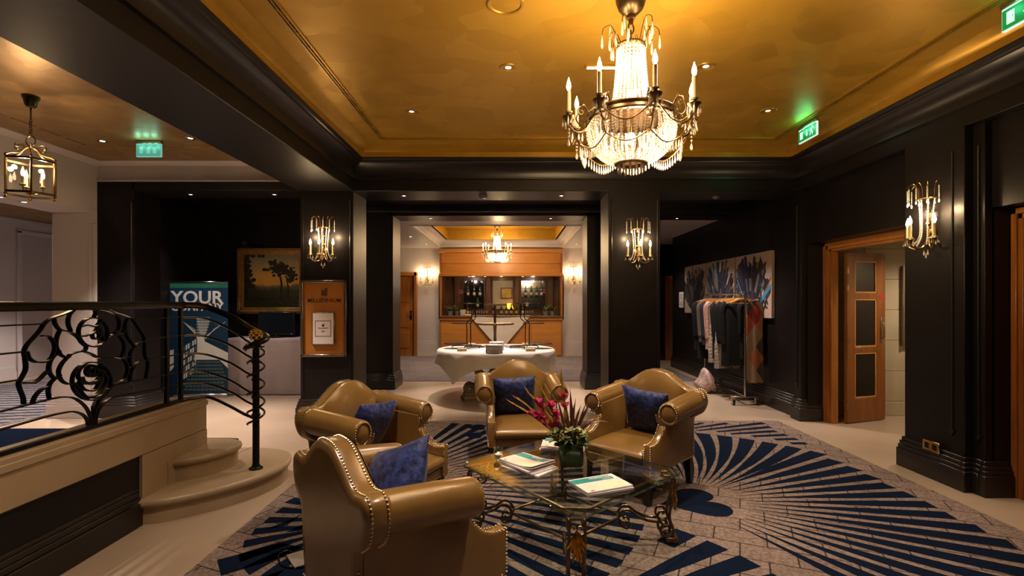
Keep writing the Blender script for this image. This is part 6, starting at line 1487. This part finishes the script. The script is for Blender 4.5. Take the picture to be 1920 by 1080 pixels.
# ------------------------------------------------------------------ left column board, painting, television, banner
nb = thing('notice_board', 'orange framed notice board with dark lettering and tower emblem on the dark column', 'notice board', (-2.36, 6.445, 1.285))
hw, hh = .288, .48
MB().box(-hw + .02, hw - .02, -.02, 0, -hh + .02, hh - .02, M('orange_board', (.34, .115, .012), .5, noise=(3, (.38, .135, .016)), bump=(90, .1))).build('back_panel', nb)
for q in ((-hw, -hw + .032, -hh, hh), (hw - .032, hw, -hh, hh), (-hw, hw, -hh, -hh + .032), (-hw, hw, hh - .032, hh)): MB().box(q[0], q[1], -.045, 0, q[2], q[3], STEELD, .005).build('frame_bar', nb)
LT = M('dark_lettering', (.05, .035, .03), .4, .5, noise=(20, (.08, .06, .05)))
text('lettering', 'MILLENNIUM', .073, nb, (.005, -.0215, .225), (R(90), 0, 0), LT, .001, .0004)
def hlogo(par, cx, cz, s, m, y):
    b = MB()
    for (x, h0, h1) in ((-.024, .0, .062), (-.012, .0, .046), (-.002, .0, .054), (.010, .0, .066), (.022, .0, .078)): b.box(cx + x * s - .0042 * s, cx + x * s + .0042 * s, y - .0015, y, cz + h0 * s, cz + h1 * s, m)
    return b.build('tower_emblem', par)
hlogo(nb, .005, .285, 1.35, STEELD, -.0215)
ns = thing('framed_notice', 'white framed notice card fixed on the lower half of the orange board', 'notice', (-2.36, 6.42, 1.16))
MB().box(-.140, .140, -.022, .004, -.205, .205, STEELD, .004).build('frame', ns); MB().box(-.128, .128, -.0245, -.020, -.193, .193, PAPER).build('card', ns)
b = MB()
for q in ((-.10, .10, .093, .099), (-.10, .10, -.099, -.093), (-.10, -.094, -.099, .099), (.094, .10, -.099, .099)): b.box(q[0], q[1], -.0262, -.0243, q[2], q[3], LT)
b.build('border_line', ns); hlogo(ns, 0, .025, .5, LT, -.0245); text('lettering', 'MILLENNIUM', .022, ns, (0, -.0255, .004), (R(90), 0, 0), LT, .0006)
b = MB(); b.box(-.025, .025, -.0258, -.0243, -.035, -.030, LT); b.box(-.015, .015, -.0258, -.0243, -.046, -.042, LT); b.build('small_print_line', ns)
# landscape painting in a broad gilt frame
WY = 8.69
pt = thing('landscape_painting', 'large gilt framed landscape painting with dark trees at sunset', 'painting', (-4.07, WY, 1.845)); pw, ph = .57, .56
pw, ph = .575, .555
for (nm, q) in (('l', (-pw, -pw + .11, -ph, ph)), ('r', (pw - .11, pw, -ph, ph)), ('b', (-pw, pw, -ph, -ph + .11)), ('t', (-pw, pw, ph - .11, ph))):
    b = MB(); m_ = M('old_gold_frame', (.50, .29, .08), .4, .6, noise=(14, (.38, .20, .05)))
    for (i0, d) in ((0, .05), (.03, .07), (.06, .045), (.085, .03)):
        if nm == 'l': b.box(-pw + i0, -pw + min(i0 + .035, .11), -d, 0, -ph + i0, ph - i0, m_, .006)
        if nm == 'r': b.box(pw - min(i0 + .035, .11), pw - i0, -d, 0, -ph + i0, ph - i0, m_, .006)
        if nm == 'b': b.box(-pw + i0, pw - i0, -d, 0, -ph + i0, -ph + min(i0 + .035, .11), m_, .006)
        if nm == 't': b.box(-pw + i0, pw - i0, -d, 0, ph - min(i0 + .035, .11), ph - i0, m_, .006)
    b.build('frame_side', pt)
def mat_sky():
    m = bpy.data.materials.new('painted_sunset'); m.use_nodes = True; nt = m.node_tree; bs = nt.nodes['Principled BSDF']; L = nt.links.new
    tc = nt.nodes.new('ShaderNodeTexCoord'); sp = nt.nodes.new('ShaderNodeSeparateXYZ'); L(tc.outputs['Object'], sp.inputs[0])
    nz = nt.nodes.new('ShaderNodeTexNoise'); nz.inputs['Scale'].default_value = 5; L(tc.outputs['Object'], nz.inputs['Vector'])
    ad = nt.nodes.new('ShaderNodeMath'); ad.operation = 'MULTIPLY_ADD'; ad.inputs[1].default_value = .16; L(nz.outputs['Fac'], ad.inputs[0]); L(sp.outputs['Z'], ad.inputs[2])
    mr = nt.nodes.new('ShaderNodeMapRange'); mr.inputs[1].default_value = -.45; mr.inputs[2].default_value = .60; L(ad.outputs[0], mr.inputs[0])
    rp_ = nt.nodes.new('ShaderNodeValToRGB'); e = rp_.color_ramp.elements; e[0].position = 0; e[0].color = (.02, .018, .008, 1); e[1].position = 1; e[1].color = (.14, .16, .15, 1)
    for p, c in ((.22, (.03, .03, .012)), (.36, (.05, .055, .03)), (.42, (.18, .16, .08)), (.46, (.85, .46, .08)), (.58, (.80, .48, .12)), (.76, (.45, .36, .18))): x = e.new(p); x.color = (*c, 1)
    L(mr.outputs[0], rp_.inputs[0]); L(rp_.outputs[0], bs.inputs['Base Color']); bs.inputs['Roughness'].default_value = .4; return m
cvs = MB().box(-pw + .09, pw - .09, -.02, 0, -ph + .09, ph - .09, mat_sky()).build('canvas', pt)
TRD = M('painted_tree', (.014, .013, .006), .5, noise=(14, (.03, .028, .012)))
def tree(cx, cz, h, blobs, nm, w=.012):
    b = MB(); b.tube(catmull([(cx, -.0205, cz), (cx + .01, -.0205, cz + h * .4), (cx - .02, -.0205, cz + h * .7)], 4), w, TRD, 5)
    for (x, z, r) in blobs: b.ball((x, -.0205, z), r, TRD, 1, (1, .012, .72))
    b.build('painted_foliage', cvs, kind='stuff')
rnd2 = random.Random(2)
def crown(cx, cz, rx, rz, n, r0=.022, r1=.045): return [(cx + rx * rnd2.gauss(0, .45), cz + rz * rnd2.gauss(0, .45), rnd2.uniform(r0, r1)) for _ in range(n)]
tree(.16, -.28, .55, crown(.12, .20, .19, .12, 95), 'a', .017); tree(.27, -.30, .50, crown(.34, .10, .10, .11, 45), 'b', .012)
tree(-.40, -.42, .55, crown(-.43, .08, .09, .50, 120, .025, .06) + [(-.25 + rnd2.uniform(-.08, .12), .42, .04) for i in range(4)], 'c')
b = MB()
for i in range(16): b.ball((-.30 + .05 * i, -.0205, -.33 + .05 * math.sin(i * 2.2)), .05, TRD, 1, (1.3, .012, .5))
b.build('painted_bushes', cvs)
# table under a pale sheet with a television
TY = 8.18
ct2 = thing('draped_table', 'long narrow table under a pale grey floor-length sheet', 'table', (-3.75, 8.42, 0)); TW = .80
MB().box(-TW + .02, TW - .02, -.20, .20, .86, .90, WOODD).build('tabletop', ct2)
SHEET = M('pale_grey_sheet', (.36, .30, .30), .8, noise=(4, (.40, .335, .33)), bump=(14, .3, .02))
b = MB(); nx = 60; vs = []; rows = [(.22, .905, 0), (-.22, .905, 0), (-.232, .895, .2), (-.236, .86, .4), (-.238, .6, .7), (-.24, .3, .9), (-.242, .012, 1)]
for (y, z, u) in rows:
    for i in range(nx + 1):
        x = -TW + 2 * TW * i / nx; vs.append((x, y - (.010 * math.sin(x * 13) + .006 * math.sin(x * 31 + z * 4)) * u, z + (.004 * math.sin(x * 6) if z > .8 else 0)))
b.add(vs, [(j * (nx + 1) + i, j * (nx + 1) + i + 1, (j + 1) * (nx + 1) + i + 1, (j + 1) * (nx + 1) + i) for j in range(len(rows) - 1) for i in range(nx)], SHEET)
b.build('table_sheet', None, (-3.75, 8.42, .001), 0, label='pale grey sheet draped to the floor over the table beneath the television', cat='cloth', ang=80)
tv = thing('television', 'small black flat screen television on the draped table below the painting', 'television', (-3.86, 8.40, .908))
MB().box(-.30, .30, -.02, .025, .04, .42, BLACKTRIM, .008).build('casing', tv); MB().box(-.275, .275, -.0225, -.018, .075, .40, SCREEN).build('screen', tv); b = MB(); b.lathe([(0, 0), (.12, 0), (.12, .01), (.03, .02), (.025, .05), (0, .05)], BLACKTRIM, 20); b.build('stand', tv)
MB().ball((.25, -.022, .057), .005, M('blue_standby', (.02, .03, .6), .4, emit=((.05, .06, 1), 6)), 1).build('standby_light', tv)
# roll-up banner
BNV = M('banner_navy', (.004, .030, .075), .45, noise=(2, (.006, .038, .09))); BNW = M('banner_white', (.70, .72, .70), .5, noise=(6, (.64, .67, .66))); BNG = M('banner_green', (.02, .17, .09), .45, noise=(3, (.012, .10, .11))); BNS = M('banner_steel_blue', (.05, .10, .13), .5, noise=(8, (.075, .14, .17)))
bn = thing('rollup_banner', 'navy roll-up banner reading YOUR COMPANY with a skyscraper print behind the railing', 'banner', (-4.93, 8.02, 0), R(1.5)); W2, H2 = .475, 1.80
MB().box(-W2, W2, -.002, .002, .05, H2, BNV).build('banner_sheet', bn); MB().box(-W2 - .005, W2 + .005, -.03, .03, 0, .055, CHROME, .01).build('base_case', bn)
b = MB(); b.box(-W2, W2, -.010, .008, H2 - .012, H2 + .012, CHROME, .004); b.build('top_rail', bn); MB().box(-W2, W2, -.0035, -.0015, H2 - .09, H2 - .012, BNG).build('green_strip', bn)
MB().tube([(0, .03, .05), (0, .03, H2)], .008, CHROME, 6).build('support_pole', bn)
RX90 = (R(90), 0, 0)
text('lettering', 'YOUR', .275, bn, (.0, -.004, 1.552), RX90, BNW, .001, .006, sx=1.06); text('lettering', 'COMPANY', .165, bn, (.0, -.004, 1.405), RX90, BNW, .001, .004, sx=1.0)
def bx(pxs, m, name, y=-.004):   # flat print shapes, measured as fractions of the sheet
    b = MB()
    for pl in pxs: b.prism([((u - .5) * 2 * W2, v * H2) for u, v in pl], 'y', y, y + .0015, m)
    return b.build(name, bn)
bx([[(.50, .525), (.62, .525), (.62, .485), (1, .385), (1, .25), (.86, .325), (.44, .325), (.50, .40)]], BNW, 'sky_print')
bx([[(.50, .67), (.72, .67), (.64, .55), (.64, .535), (.50, .535)]], BNS, 'tower_print_base')
b = MB()
def pr(u, v, u2, v2, w=.004, m=BNW, y=-.0055): 
    a = Vector(((u - .5) * 2 * W2, v * H2)); c = Vector(((u2 - .5) * 2 * W2, v2 * H2)); d = (c - a).normalized(); n_ = Vector((-d.y, d.x)) * w
    b.prism([tuple(a + n_), tuple(a - n_), tuple(c - n_), tuple(c + n_)], 'y', y, y + .001, m)
for i in range(7): pr(.50 + .033 * i, .70, .555 + .012 * i, .54, .003)
for i in range(6): pr(.49, .56 + .024 * i, .66 + .012 * i, .56 + .024 * i, .004)
for i in range(7): pr(.28 + .03 * i, .655 - .01 * i, .50, .53 - .004 * i, .0025)
for i in range(7): pr(.96 - .03 * i, .655 - .01 * i, .64, .53 - .004 * i, .0025)
bx([[(.02, .40), (.12, .415), (.12, .30), (.02, .27)], [(.02, .255), (.12, .285), (.12, .26), (.02, .20)]], BNW, 'pale_facade_print')
for i in range(6):
    for j in range(5):
        u = .28 + .036 * i; v = .50 - .06 * j - .012 * (5 - i); b.prism([((u - .5) * 2 * W2, v * H2), ((u + .024 - .5) * 2 * W2, (v + .006) * H2), ((u + .024 - .5) * 2 * W2, (v - .035) * H2), ((u - .5) * 2 * W2, (v - .045) * H2)], 'y', -.0055, -.0045, BNW if (i + j) % 3 else BNS)
for j in range(9):
    for i in range(11):
        t_ = j / 9; xl = .42 - .14 * t_; xr = .90 + .16 * t_; u0 = xl + (xr - xl) * i / 11; u1 = xl + (xr - xl) * (i + .8) / 11; v = .315 - .030 * j
        if u1 < .99: b.prism([((u0 - .5) * 2 * W2, v * H2), ((u1 - .5) * 2 * W2, v * H2), ((u1 - .505) * 2 * W2, (v - .019) * H2), ((u0 - .505) * 2 * W2, (v - .019) * H2)], 'y', -.0055, -.0045, BNS)
b.build('window_print', bn, kind='stuff')
